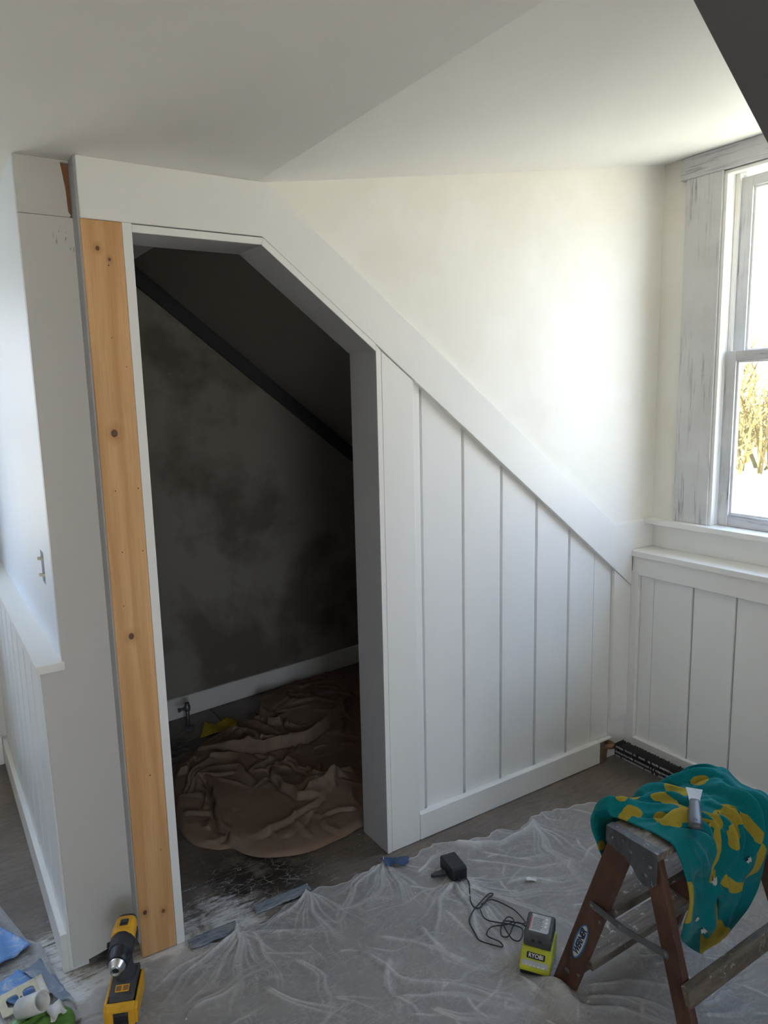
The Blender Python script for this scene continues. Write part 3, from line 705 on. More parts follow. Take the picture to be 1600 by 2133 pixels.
    ridge([(.28, .76), (.30, .86), (.36, .95)], .07, .012)
    ridge([(.64, .72), (.66, .84), (.62, .95)], .07, .014)
    ridge([(.43, .73), (.47, .745), (.51, .735)], .03, .014)
    ridge([(.02, .55), (.02, .70), (.05, .85)], .05, .010)
    # sharp creases beside the pleats
    for pts, a in (([(.24, .10), (.33, .18), (.48, .25), (.56, .33)], -.026), ([(.50, .09), (.62, .15), (.76, .21), (.84, .32)], -.026), ([(.72, .09), (.84, .16), (.95, .25)], -.024), ([(.06, .12), (.16, .21), (.30, .28)], -.020),
                   ([(.40, .38), (.42, .50), (.39, .62), (.40, .73)], -.020), ([(.53, .38), (.555, .50), (.53, .62), (.48, .73)], -.026), ([(.64, .36), (.645, .50), (.61, .62), (.54, .71)], -.026), ([(.82, .34), (.83, .48), (.80, .60), (.76, .72)], -.022),
                   ([(.10, .50), (.22, .60), (.38, .72)], -.016), ([(.44, .76), (.46, .84), (.47, .92)], -.026), ([(.30, .40), (.36, .48), (.36, .58)], -.016), ([(.03, .24), (.14, .30), (.24, .36)], -.012)):
        ridge(pts, .020, a*.75)
    # soft irregularity of thick cloth
    rng = np.random.RandomState(7)
    for k in range(16):
        f = rng.uniform(6, 20); a = rng.uniform(0, 6.28)
        D += .0024*np.sin(f*(U*math.cos(a)+1.5*V*math.sin(a))+rng.uniform(0, 6.28))
    D *= 1-.85*np.clip((V-.84)/.16, 0, 1)**1.5
    P[..., 1] += D*ny[:, None]; P[..., 2] += D*nz[:, None]
    # keep clear of the ladder top
    lay = np.clip(1-U/.10, 0, 1)*((V > .19) & (V < .50))
    P[..., 2] = P[..., 2]*(1-lay)+np.minimum(P[..., 2], .5235)*lay
    on_top = (P[..., 1] < -.838) & (P[..., 1] > -.988)
    P[..., 2] = np.where(on_top, np.maximum(P[..., 2], .5215), P[..., 2])
    return P, U, V

TOWEL_MOTIF = [
    (0.010, [(0.411, 0.409), (0.432, 0.47), (0.4, 0.503), (0.347, 0.55), (0.358, 0.617), (0.379, 0.685)]), (0.007, [(0.347, 0.456), (0.379, 0.49)]),
    (0.017, [(0.168, 0.322), (0.147, 0.389), (0.221, 0.416), (0.253, 0.416)]), (0.013, [(0.105, 0.376), (0.147, 0.416)]),
    (0.013, [(0.347, 0.195), (0.368, 0.235), (0.368, 0.282), (0.358, 0.349)]), (0.020, [(0.579, 0.208), (0.6, 0.228)]),
    (0.013, [(0.779, 0.228), (0.779, 0.262), (0.747, 0.255)]), (0.014, [(0.105, 0.201), (0.253, 0.174), (0.295, 0.181)]),
    (0.011, [(0.011, 0.228), (0.063, 0.235), (0.084, 0.255)]), (0.014, [(0.537, 0.497), (0.474, 0.517), (0.432, 0.55)]),
    (0.019, [(0.611, 0.503), (0.642, 0.55), (0.558, 0.557)]), (0.013, [(0.705, 0.53), (0.726, 0.57), (0.874, 0.664), (0.874, 0.745), (0.768, 0.772), (0.589, 0.752), (0.505, 0.711)]),
    (0.030, [(0.25, 0.985), (0.5, 0.965), (0.75, 0.985)]), (0.020, [(0.5, 0.935)]), (0.017, [(0.0, 0.617), (0.0, 0.671), (0.0, 0.725)]), (0.011, [(0.032, 0.06)]), (.02, [(.9, .1), (.8, .05)])]
TP, TU, TV = towel_points()
pat = np.full(TU.shape, 1.0)
for r_, pts in TOWEL_MOTIF:
    W3 = [TP[int(round(v_*(TP.shape[0]-1))), int(round(u_*(TP.shape[1]-1)))] for u_, v_ in pts]
    for a, b in zip(W3, W3[1:]+[W3[-1]]):
        d = b-a; t = np.clip(((TP-a)@d)/(d@d+1e-12), 0, 1); pat = np.minimum(pat, np.linalg.norm(TP-a-t[..., None]*d, axis=-1)-r_*1.08)
def towel_mat():
    m, nt, bs = new_mat('terry_towel')
    v = coords(nt); f = attr(nt, 'motif')
    f = math_(nt, 'ADD', f, math_(nt, 'MULTIPLY', math_(nt, 'SUBTRACT', noise(nt, v, 140, 3), .5), .004))
    teal = mix(nt, fac(nt, noise(nt, v, 420, 3, .7), .35, .65), (.003, .135, .147), (.004, .185, .20))
    must = mix(nt, fac(nt, noise(nt, v, 420, 3, .7), .35, .65), (.29, .22, .025), (.38, .295, .04))
    c = mix(nt, fac(nt, f, .0006, -.0006), teal, must)
    dust = fac(nt, noise(nt, v, 30, 8, .75, .6), .64, .74)
    c = mix(nt, math_(nt, 'MULTIPLY', dust, .38), c, (.50, .50, .46))
    L(nt, c, bs.inputs['Base Color']); bs.inputs['Roughness'].default_value = .95; bs.inputs['Specular IOR Level'].default_value = .1
    bs.inputs['Sheen Weight'].default_value = .12; bs.inputs['Sheen Roughness'].default_value = .5
    bump(nt, bs, noise(nt, v, 420, 2, .6), .35, .0012); return m
M['towel'] = towel_mat()
tw = grid_obj('towel', TP, 'towel', None, {'motif': pat})
md = tw.modifiers.new('thick', 'SOLIDIFY'); md.thickness = .005; md.offset = 1
md = tw.modifiers.new('soft', 'SUBSURF'); md.levels = 1; md.render_levels = 1
tag(tw, 'rumpled teal towel with mustard motifs draped over the step ladder', 'towel')
# lumps of dried plaster stuck to the towel
rgp = np.random.RandomState(4)
M['crust'] = plain('dried_plaster', (.50, .48, .43), .9, bumpy=.6, bscale=300)
for u_, v_, r_ in ((.40, .70, .0085), (.33, .20, .006), (.24, .86, .0075), (.70, .66, .0065), (.15, .78, .004)):
    p_ = TP[int(v_*(TP.shape[0]-1)), int(u_*(TP.shape[1]-1))]
    bm = bmesh.new(); bmesh.ops.create_icosphere(bm, subdivisions=3, radius=r_)
    for v in bm.verts:
        n_ = v.co.normalized(); f_ = 1+.55*math.sin(n_.x*5+u_*40)*math.sin(n_.z*6+v_*30)+.25*math.sin(n_.x*13+n_.z*11)
        v.co = Vector((v.co.x*f_*1.5, v.co.y*.22, v.co.z*f_))
    o = finish('dried_plaster', bm, 'crust', tw, smooth=False); o.location = (p_[0], p_[1]-.004, p_[2]+.002); o.rotation_euler = (0 if v_ > .5 else 1.3, rgp.uniform(-.8, .8), 0)
# ------------------------------------------------------------------ scraper on the towel
scr = empty('putty_knife', (1.0, -.95, .545)); tag(scr, 'small putty knife with grey handle and worn blade lying on the towel', 'scraper')
a_ = Vector((1.048, -.904, .0)); b_ = Vector((.902, -1.006, .0))
def towel_top(x_, y_, r_=.016):
    near_ = TP[(TP[..., 0]-x_)**2+(TP[..., 1]-y_)**2 < r_*r_]; return float(near_[:, 2].max())+.008 if len(near_) else .53
h0_, h1_ = towel_top(a_.x, a_.y, .02), towel_top(.955, -.968)       # the knife bridges the high spots of the cloth
for q in (.2, .4, .6): h0_ = max(h0_, towel_top(a_.x+(b_.x-a_.x)*q, a_.y+(b_.y-a_.y)*q)-.006)
a_.z = h0_; b_.z = max(h1_-.004, h0_-.03)
sx_ = (b_-a_).normalized(); sy_ = Vector((0, 0, 1)).cross(sx_).normalized(); sz_ = sx_.cross(sy_)
SB = basis(sx_, sy_, sz_); sl = (b_-a_).length
bl = frame_obj(prism('blade', [(0, -.0195), (.045, -.0135), (.078, -.011), (.078, .011), (.045, .0135), (0, .0195)], 'z', 0, .0012, 'scrapsteel' if 'scrapsteel' in M else 'labelgrey', None, 0), SB, a_)
hp = [(.066, .012), (.074, .0128), (.10, .0135), (.13, .0145), (.155, .0158), (.172, .0150), (sl, .0105)]
bm = bmesh.new(); rings = []
for (t, w) in hp:
    rings.append([bm.verts.new((t, w*math.copysign(abs(math.cos(q))**.6, math.cos(q)), .001+(.0085 if t < sl else .006)*math.copysign(abs(math.sin(q))**.7, math.sin(q)))) for q in [2*math.pi*k/16 for k in range(16)]])
for A, B in zip(rings, rings[1:]):
    for k in range(16): bm.faces.new((A[k], A[(k+1) % 16], B[(k+1) % 16], B[k]))
bm.faces.new(rings[0]); bm.faces.new(rings[-1][::-1])
hn = frame_obj(finish('handle', bm, 'greyplastic', smooth=True), SB, a_)
hl = frame_obj(finish('hang_hole', lathe_bm([(.0052, .0088), (.0048, .0100), (.0032, .0100), (.003, .0088)], 16, None, Matrix.Translation((sl-.018, 0, 0))), 'darkgrey', smooth=True), SB, a_)
adopt(scr, [bl, hn, hl])

# ------------------------------------------------------------------ plastic sheet on the floor
TARP_FOLDS = [
[(0.151, -0.062), (0.055, -0.086), (-0.042, -0.133), (-0.124, -0.191)], [(0.151, -0.062), (0.079, -0.135), (0.0, -0.202)], [(0.151, -0.062), (0.111, -0.178), (0.052, -0.275)],
[(0.178, -0.069), (0.179, -0.204), (0.159, -0.31)], [(0.392, -0.021), (0.373, -0.107), (0.371, -0.215), (0.392, -0.263)], [(0.392, -0.021), (0.307, -0.061), (0.163, -0.105)],
[(0.675, -0.03), (0.531, -0.084), (0.424, -0.192), (0.406, -0.239)], [(0.675, -0.03), (0.58, -0.062), (0.446, -0.08)], [(0.675, -0.03), (0.593, -0.128), (0.511, -0.202)],
[(0.684, -0.045), (0.643, -0.163), (0.618, -0.252)], [(0.802, -0.231), (0.715, -0.293), (0.63, -0.382), (0.601, -0.408)], [(0.804, -0.241), (0.776, -0.335), (0.747, -0.415), (0.708, -0.482), (0.706, -0.546)],
[(0.807, -0.249), (0.798, -0.376), (0.777, -0.507), (0.76, -0.584)], [(0.803, -0.217), (0.736, -0.254), (0.66, -0.306)], [(0.828, -0.235), (0.853, -0.336), (0.899, -0.394), (0.955, -0.42), (1.093, -0.489), (1.146, -0.52)],
[(0.82, -0.257), (0.884, -0.41), (0.929, -0.468), (0.967, -0.568), (0.965, -0.625)], [(0.918, -0.075), (0.969, -0.15), (1.051, -0.181), (1.144, -0.19), (1.24, -0.151)], [(1.24, -0.151), (1.176, -0.262), (1.166, -0.382), (1.139, -0.507)],
[(1.24, -0.151), (1.183, -0.3), (1.186, -0.426)], [(0.916, -0.177), (0.981, -0.259), (1.042, -0.331), (1.144, -0.382), (1.263, -0.419)], [(0.966, -0.18), (1.054, -0.273), (1.129, -0.31)], [(0.945, -0.345), (1.049, -0.389), (1.196, -0.477)],
[(0.481, -0.302), (0.545, -0.38), (0.607, -0.499), (0.702, -0.645)], [(0.607, -0.342), (0.596, -0.404), (0.585, -0.463), (0.64, -0.521)], [(0.409, -0.341), (0.449, -0.471), (0.556, -0.583), (0.653, -0.697), (0.677, -0.775)],
[(0.454, -0.394), (0.405, -0.48), (0.38, -0.571)], [(0.399, -0.522), (0.48, -0.559), (0.552, -0.627), (0.643, -0.725)], [(0.245, -0.25), (0.279, -0.354), (0.248, -0.463)], [(0.138, -0.296), (0.201, -0.395), (0.28, -0.503)],
[(0.457, -0.589), (0.499, -0.653), (0.566, -0.721)], [(0.702, -0.645), (0.711, -0.69), (0.714, -0.747), (0.703, -0.815)], [(0.835, -0.775), (0.932, -0.804), (1.009, -0.895)], [(0.801, -0.789), (0.902, -0.858), (0.944, -0.941)],
[(0.758, -0.796), (0.846, -0.873), (0.897, -0.948)], [(1.016, -0.973), (1.117, -0.987), (1.243, -1.017)], [(1.06, -0.93), (1.175, -0.951), (1.306, -0.981)], [(1.0, -0.996), (1.081, -1.035), (1.168, -1.059)],
[(-0.116, -0.121), (0.03, -0.079), (0.109, -0.057)], [(-0.056, -0.255), (0.053, -0.238), (0.231, -0.218)], [(0.427, -0.144), (0.521, -0.158), (0.655, -0.198)], [(0.217, -0.12), (0.318, -0.166), (0.401, -0.247)],
[(1.067, -0.661), (1.077, -0.737), (1.04, -0.797)], [(0.734, -0.14), (0.817, -0.108), (0.902, -0.103)]]
def film_mat(name, col, alpha, fold_gain, tint=(1, 1, 1)):
    m = bpy.data.materials.new(name); m.use_nodes = True; nt = m.node_tree; nt.nodes.clear()
    out = N(nt, 'ShaderNodeOutputMaterial'); tr = N(nt, 'ShaderNodeBsdfTransparent'); bs = N(nt, 'ShaderNodeBsdfPrincipled')
    tr.inputs[0].default_value = tint+(1,)
    v = coords(nt)
    c = mix(nt, fac(nt, noise(nt, v, 7, 6, .65), .35, .7), tuple(k*.85 for k in col), col)
    L(nt, c, bs.inputs['Base Color']); bs.inputs['Roughness'].default_value = .30; bs.inputs['Specular IOR Level'].default_value = .55
    crinkle = noise(nt, coords(nt, rot=(0, 0, .6), scale=(1, 2.6, 1)), 30, 6, .7, 1.2)
    b = N(nt, 'ShaderNodeBump'); b.inputs['Strength'].default_value = .55; b.inputs['Distance'].default_value = .006
    L(nt, crinkle, b.inputs['Height']); L(nt, b.outputs[0], bs.inputs['Normal'])
    rid = fac(nt, math_(nt, 'ABSOLUTE', math_(nt, 'SUBTRACT', noise(nt, coords(nt, rot=(0, 0, .6), scale=(1, 2.2, 1)), 9, 7, .62, 1.6), .5)), .035, .0)
    rid2 = fac(nt, math_(nt, 'ABSOLUTE', math_(nt, 'SUBTRACT', noise(nt, coords(nt, rot=(0, 0, -.5), scale=(2.4, 1, 1), loc=(3, 1, 0)), 14, 6, .6, 1.4), .5)), .03, .0)
    rid = math_(nt, 'MULTIPLY', math_(nt, 'MAXIMUM', rid, math_(nt, 'MULTIPLY', rid2, .7)), fac(nt, noise(nt, v, 5, 4), .35, .65))
    L(nt, math_(nt, 'ADD', crinkle, math_(nt, 'MULTIPLY', rid, .8)), b.inputs['Height'])
    al = math_(nt, 'ADD', math_(nt, 'MULTIPLY', attr(nt, 'fold'), fold_gain), alpha)
    al = math_(nt, 'ADD', al, math_(nt, 'MULTIPLY', rid, .22))
    dust = math_(nt, 'MULTIPLY', fac(nt, noise(nt, v, 9, 8, .75, .8), .55, .72), .22)
    al = math_(nt, 'MINIMUM', math_(nt, 'ADD', al, dust), .97)
    mx = N(nt, 'ShaderNodeMixShader'); L(nt, al, mx.inputs[0]); L(nt, tr.outputs[0], mx.inputs[1]); L(nt, bs.outputs[0], mx.inputs[2]); L(nt, mx.outputs[0], out.inputs[0])
    return m
M['film'] = film_mat('clear_plastic_film', (.78, .77, .765), .40, .46)
ex = np.array([-.30, -.20, -.112, .0, .08, .151, .25, .392, .523, .60, .675, .75, .814, .87, .920, .945, 1.0, 1.05, 1.10, 1.17, 1.235, 1.30, 1.38, 1.449, 1.536, 1.62, 1.72, 1.80])
ey = np.array([-.055, -.035, -.020, -.034, -.062, -.055, -.060, -.018, -.042, -.045, -.028, -.062, -.055, -.052, -.068, -.105, -.118, -.130, -.118, -.150, -.150, -.128, -.150, -.162, -.235, -.40, -.46, -.60])
NS, NT = 640, 440
sx_a = np.linspace(-.30, 1.80, NS); edge = np.interp(sx_a, ex, ey)
edge = edge+.006*np.sin(sx_a*47)+.004*np.sin(sx_a*101+1)
tt = np.linspace(0, 1, NT)**1.35
Xg = np.repeat(sx_a[None, :], NT, 0); Yg = edge[None, :]*(1-tt[:, None])+(-2.3)*tt[:, None]
Zg = np.zeros_like(Xg); Fd = np.zeros_like(Xg)
rg = np.random.RandomState(5)
def add_fold(pts, w, a, fade=True):
    """a crease in the film: worked out only near its own line"""
    global Zg, Fd
    xs = [p[0] for p in pts]; ys = [p[1] for p in pts]; m_ = .05
    box_ = (Xg > min(xs)-m_) & (Xg < max(xs)+m_) & (Yg > min(ys)-m_) & (Yg < max(ys)+m_)
    if not box_.any(): return
    X_, Y_ = Xg[box_], Yg[box_]
    d, s_, al = dist_poly(X_+.006*np.sin(Y_*40+X_*17), Y_+.006*np.sin(X_*43), pts)
    k = np.exp(-(d/w)**1.3)*(np.clip(1.1-.95*al, .12, 1) if fade else 1)*np.clip(al*12, .3, 1)
    z_ = np.maximum(Zg[box_], a*k)+a*.35*np.exp(-((d-w*2.4)/(w*1.3))**2)*(s_ > 0)*np.clip(1-al, .1, 1)
    Zg[box_] = z_; Fd[box_] = np.maximum(Fd[box_], k)
for f_ in TARP_FOLDS:
    add_fold(f_, rg.uniform(.003, .0055), rg.uniform(.005, .010))
    for k in range(2):
        jx, jy = rg.normal(0, .016), rg.normal(0, .016)
        add_fold([(x_+jx*(.25+.9*q/len(f_)), y_+jy*(.25+.9*q/len(f_))) for q, (x_, y_) in enumerate(f_)], rg.uniform(.002, .0035), rg.uniform(.002, .005))
for (px, py), n_, sp in (((.151, -.058), 22, 1.3), ((.392, -.022), 12, 1.0), ((.675, -.032), 18, 1.2), ((.815, -.24), 16, 1.4), ((1.24, -.152), 10, .9)):
    for k in range(n_):                                          # pleats fanning out from where the film is taped or weighted
        an = -1.57-.25+rg.uniform(-sp, sp); ln = rg.uniform(.08, .30)
        p1 = (px+ln*math.cos(an), py+ln*math.sin(an)); pm = ((px+p1[0])/2+rg.normal(0, .008), (py+p1[1])/2+rg.normal(0, .008))
        add_fold([(px, py), pm, p1], rg.uniform(.0018, .003), rg.uniform(.002, .005))
for k in range(170):                                             # small random creases
    cx, cy = rg.uniform(-.25, 1.7), rg.uniform(-1.5, -.08); an = rg.normal(.5, .9); ln = rg.uniform(.05, .20)
    p0 = (cx, cy); p1 = (cx+ln*math.cos(an), cy-ln*math.sin(an)); pm = ((p0[0]+p1[0])/2+rg.normal(0, .015), (p0[1]+p1[1])/2+rg.normal(0, .015))
    add_fold([p0, pm, p1], rg.uniform(.0018, .0035), rg.uniform(.0015, .004))
add_fold([(.918, -.072), (.969, -.145), (1.051, -.178), (1.144, -.186), (1.235, -.160)], .010, .016, False)
Zg += .0015*(1+np.sin(Xg*31+np.sin(Yg*23)*2)*np.sin(Yg*37+Xg*11))
lift = np.exp(-((Yg-edge[None, :])/.03)**2)*(Xg > .86)*(.5+.5*np.sin(Xg*26))*.012; Zg += lift
def flat_near(px, py, r):
    global Zg
    Zg *= 1-np.exp(-(((Xg-px)**2+(Yg-py)**2)/(r*r))**3)
flat_near(.80, -.655, .085); flat_near(-.175, -.135, .075); flat_near(.83, -.205, .05)
bump_ = np.exp(-(((Xg-.742)/.035)**2+((Yg+.752)/.06)**2)); Zg += .05*bump_; Fd = np.maximum(Fd, .6*bump_)
Zg += .0025
Fd = np.maximum(Fd, .55*np.exp(-((Yg-edge[None, :])/.006)**2))
tp_ = grid_obj('plastic_sheet', np.stack([Xg, Yg, Zg], -1), 'film', None, {'fold': Fd})
tag(tp_, 'large wrinkled clear plastic drop sheet over the floor in front of the wainscot', 'plastic sheet')

# second sheet at the lower left, by the pier
ap = [(-.424, .471), (-.375, .267), (-.343, .222), (-.332, .127), (-.312, -.03), (-.296, -.115)]
NS, NT = 90, 110
tv = np.linspace(0, 1, NT); rx = np.interp(tv, np.linspace(0, 1, 6), [p[0] for p in ap]); ry = np.interp(tv, np.linspace(0, 1, 6), [p[1] for p in ap])
su = np.linspace(0, 1, NS)**1.2
Xg = rx[:, None]-su[None, :]*.62; Yg = ry[:, None]*(1-su[None, :]*.2)-su[None, :]*.05-tv[:, None]*su[None, :]*.35
Zg = np.zeros_like(Xg); Fd = np.zeros_like(Xg)
for k in range(46):
    cx, cy = rg.uniform(-.75, -.30), rg.uniform(-.45, .42); an = rg.normal(1.0, .8); ln = rg.uniform(.05, .16)
    add_fold([(cx, cy), (cx+ln*math.cos(an), cy-ln*math.sin(an))], rg.uniform(.004, .008), rg.uniform(.004, .012))
Fd = np.maximum(Fd, .9*np.exp(-(su[None, :]*.62/.022)**2)); Zg += .010*np.exp(-((su[None, :]*.62-.012)/.012)**2)+.0025
M['film2'] = film_mat('hazy_plastic_film', (.66, .68, .72), .30, .5)
t2 = grid_obj('plastic_sheet', np.stack([Xg, Yg, Zg], -1), 'film2', None, {'fold': Fd})
tag(t2, 'hazy plastic sheet with a rolled edge on the floor left of the pier', 'plastic sheet')

# ------------------------------------------------------------------ crumpled brown drop cloth in the closet
DROP = {'panL': [(0.337, 0.836), (0.358, 0.776), (0.335, 0.651), (0.284, 0.492), (0.287, 0.358), (0.307, 0.277)], 'panTop': [(0.294, 0.733), (0.326, 0.833), (0.398, 0.887), (0.517, 0.839), (0.514, 0.78), (0.517, 0.663)],
'ridge': [(0.326, 0.313), (0.469, 0.335), (0.578, 0.36), (0.672, 0.393), (0.786, 0.483)], 'arc': [(0.604, 0.765), (0.584, 0.66), (0.581, 0.552), (0.6, 0.444), (0.67, 0.389)],
'knot1': [(0.635, 0.513), (0.698, 0.491), (0.786, 0.483), (0.747, 0.434)], 'knot2': [(0.627, 0.456), (0.709, 0.461), (0.795, 0.499)], 'knot3': [(0.729, 0.581), (0.731, 0.522), (0.811, 0.499), (0.88, 0.52)],
'valley': [(0.415, 1.087), (0.516, 0.988), (0.654, 0.876), (0.726, 0.884), (0.828, 0.852), (0.924, 0.883), (1.012, 0.94), (1.114, 0.994), (1.247, 1.139)],
'lens1': [(0.568, 1.154), (0.604, 1.055), (0.622, 0.932)], 'lens2': [(0.582, 1.115), (0.645, 1.069), (0.656, 0.881)], 'flap': [(0.92, 1.414), (0.82, 1.307), (0.769, 1.211), (0.756, 1.078), (0.797, 1.034), (0.865, 1.125)],
'up1': [(0.974, 1.356), (0.937, 1.223), (0.983, 1.155), (1.073, 1.266)], 'up2': [(0.712, 1.172), (0.733, 1.08), (0.759, 0.916)], 'up3': [(0.751, 1.207), (0.741, 1.044), (0.768, 0.923)],
'left1': [(0.274, 0.928), (0.314, 0.911), (0.387, 1.021)], 'left2': [(0.26, 0.79), (0.334, 0.909), (0.443, 0.968), (0.561, 0.948)], 'left3': [(0.267, 0.753), (0.319, 0.849), (0.373, 0.905)],
'apron1': [(0.513, 0.268), (0.579, 0.331), (0.634, 0.37)], 'apron2': [(0.604, 0.295), (0.604, 0.24), (0.618, 0.177)], 'apron3': [(0.455, 0.257), (0.498, 0.296)], 'apron4': [(0.615, 0.306), (0.696, 0.297), (0.752, 0.277)],
'low1': [(0.2, 0.618), (0.247, 0.594), (0.299, 0.557)], 'low2': [(0.202, 0.4), (0.243, 0.38), (0.289, 0.399)], 'low3': [(0.249, 0.471), (0.274, 0.527)],
'right1': [(0.968, 0.851), (1.021, 0.843), (1.099, 0.956)], 'right2': [(0.634, 0.781), (0.658, 0.739), (0.718, 0.758), (0.702, 0.647), (0.73, 0.604)], 'right3': [(0.57, 0.969), (0.613, 0.885), (0.634, 0.781)],
'far1': [(0.978, 1.335), (1.09, 1.366), (1.238, 1.376), (1.333, 1.347)], 'far2': [(0.987, 1.441), (1.119, 1.423), (1.287, 1.465)], 'far3': [(1.109, 1.203), (1.197, 1.175), (1.217, 1.089)], 'far4': [(0.922, 1.165), (1.044, 1.145), (1.117, 1.058)]}
DO = [(0.167, 0.529), (0.168, 0.493), (0.18, 0.424), (0.216, 0.378), (0.253, 0.339), (0.284, 0.345), (0.304, 0.28), (0.334, 0.238), (0.367, 0.212), (0.417, 0.185), (0.471, 0.165), (0.525, 0.160), (0.59, 0.165), (0.65, 0.168), (0.70, 0.185), (.80, .19), (1.05, .35), (1.30, .80), (1.45, 1.25), (1.40, 1.54), (1.30, 1.545), (1.184, 1.523), (1.031, 1.504), (0.91, 1.421), (0.787, 1.25), (0.66, 1.194), (0.47, 1.151), (0.404, 1.088), (0.318, 1.03), (0.265, 0.934), (.215, .75)]
dcx, dcy = .70, .80
oa = np.array([math.atan2(y-dcy, x-dcx) for x, y in DO]); orr = np.array([math.hypot(y-dcy, x-dcx) for x, y in DO]); oi = np.argsort(oa); oa, orr = oa[oi], orr[oi]
NA, NR = 420, 170
th_ = np.linspace(-math.pi, math.pi, NA); Rr_ = np.interp(th_, np.concatenate([oa-2*math.pi, oa, oa+2*math.pi]), np.tile(orr, 3))
kk = np.hanning(9); kk /= kk.sum(); Rr_ = np.convolve(np.concatenate([Rr_[-5:-1], Rr_, Rr_[1:5]]), kk, 'valid')
rr_ = np.linspace(0, 1, NR)**.85
Xg = dcx+rr_[:, None]*(Rr_*np.cos(th_))[None, :]; Yg = dcy+rr_[:, None]*(Rr_*np.sin(th_))[None, :]
Zg = .012+.0*Xg
rg = np.random.RandomState(11)
def cloth_edge(pts, a, lam, side=1, w=.0042):
    """an upper layer ends along this line: steep on one side, easing off on the other"""
    global Zg
    d, s_, al = dist_poly(Xg+.004*np.sin(Yg*60), Yg+.004*np.sin(Xg*53), pts)
    end = np.clip(np.minimum(al, 1-al)*7, 0.12, 1)
    sd2 = d*s_*side
    prof = np.where(sd2 > 0, np.exp(-sd2/lam)*(1-np.exp(-(sd2/w)**2)*.35), np.exp(-(sd2/w)**2)*.65)
    Zg = Zg+1.25*a*prof*end
    Zg -= a*.3*np.exp(-((sd2+w*2.2)/(w*1.6))**2)*end
def cloth_ridge(pts, a, w):
    global Zg
    d, s_, al = dist_poly(Xg+.004*np.sin(Yg*60), Yg+.004*np.sin(Xg*53), pts)
    Zg = Zg+a*np.exp(-(d/w)**1.5)*np.clip(np.minimum(al, 1-al)*6, .15, 1)
big = {'panL': (.024, .06), 'arc': (.026, .05), 'valley': (.045, .07), 'flap': (.03, .05), 'panTop': (.014, .03), 'lens1': (.03, .02), 'lens2': (.022, .02), 'left1': (.02, .03), 'left2': (.02, .03)}
cen = {'panL': (.45, .45), 'arc': (.75, .62), 'valley': (.8, 1.15), 'flap': (.9, 1.25), 'panTop': (.42, .6), 'lens1': (.7, 1.1), 'lens2': (.72, 1.1), 'left1': (.25, 1.0), 'left2': (.42, .75)}
for k, pts in DROP.items():
    if k in big:
        i_ = len(pts)//2; p, q = pts[i_-1], pts[i_]; c_ = cen[k]
        sgn = math.copysign(1, (c_[0]-p[0])*(q[1]-p[1])-(c_[1]-p[1])*(q[0]-p[0]))
        cloth_edge(pts, big[k][0], big[k][1], sgn)
    elif k == 'ridge': cloth_edge(pts, .016, .04, -1)
    elif k.startswith('knot'): cloth_edge(pts, .034, .018, 1, .005)
    else: cloth_edge(pts, .010, .020, 1 if len(k) % 2 else -1, .0036)
for k in range(130):
    cx, cy = rg.uniform(.2, 1.4), rg.uniform(.2, 1.5)
    if .34 < cx < .58 and .3 < cy < .62: continue
    an = rg.uniform(0, 3.14); ln = rg.uniform(.05, .2)
    (cloth_edge if k % 2 else cloth_ridge)([(cx, cy), (cx+ln*.5*math.cos(an)+rg.normal(0, .012), cy+ln*.5*math.sin(an)+rg.normal(0, .012)), (cx+ln*math.cos(an), cy+ln*math.sin(an))], rg.uniform(.004, .012), rg.uniform(.012, .025) if k % 2 else rg.uniform(.0045, .008))
Zg += .05*np.exp(-(((Xg-1.0)/.35)**2+((Yg-1.2)/.25)**2))+.02*np.exp(-(((Xg-.75)/.2)**2+((Yg-.5)/.15)**2))
edge_r = (1-rr_)[:, None]*Rr_[None, :]
Zg = .003+np.maximum(Zg, .004)*(1-np.exp(-(edge_r/.010)**1.2))
def cloth_mat():
    m, nt, bs = new_mat('brown_canvas')
    v = coords(nt)
    c = mix(nt, fac(nt, noise(nt, v, 8, 5, .6), .3, .7), (.245, .170, .125), (.325, .235, .180))
    c = mix(nt, math_(nt, 'MULTIPLY', fac(nt, noise(nt, v, 9, 5, .6, .3), .58, .78), .5), c, (.48, .46, .42))
    L(nt, c, bs.inputs['Base Color']); bs.inputs['Roughness'].default_value = .95; bs.inputs['Specular IOR Level'].default_value = .1
    bump(nt, bs, noise(nt, v, 600, 2), .25, .0008); return m
M['canvas'] = cloth_mat()
dc_ = grid_obj('drop_cloth', np.stack([Xg, Yg, Zg], -1), 'canvas')
tag(dc_, 'crumpled brown canvas drop cloth heaped on the closet floor', 'drop cloth')

# ------------------------------------------------------------------ tape strips, chip and crumbs
def strip(name, pts, z, mat, label, cat, curl=.004, nu=10, nv=22):
    """a thin sheet spanning four corners (a-b long side, d-c the other) with a little curl"""
    a, b, c_, d = [np.array(p) for p in pts]; rgx = np.random.RandomState(int(abs(a[0]*9999)) % 9999)
    U_, V_ = np.meshgrid(np.linspace(0, 1, nv), np.linspace(0, 1, nu))
    XY = (a[None, None]*((1-U_)*(1-V_))[..., None]+b[None, None]*(U_*(1-V_))[..., None]+c_[None, None]*(U_*V_)[..., None]+d[None, None]*((1-U_)*V_)[..., None])
    Z_ = z+curl*(.5+.5*np.sin(U_*rgx.uniform(9, 16)+V_*4+rgx.uniform(0, 6)))*(.3+.7*V_)
    ed = np.minimum(np.minimum(U_, 1-U_)*nv, np.minimum(V_, 1-V_)*nu); XY += (rgx.normal(0, .0012, XY.shape))*(ed < 1)[..., None]
    o = grid_obj(name, np.concatenate([XY, Z_[..., None]], -1), mat); m_ = o.modifiers.new('thick', 'SOLIDIFY'); m_.thickness = .0006
    return tag(o, label, cat)
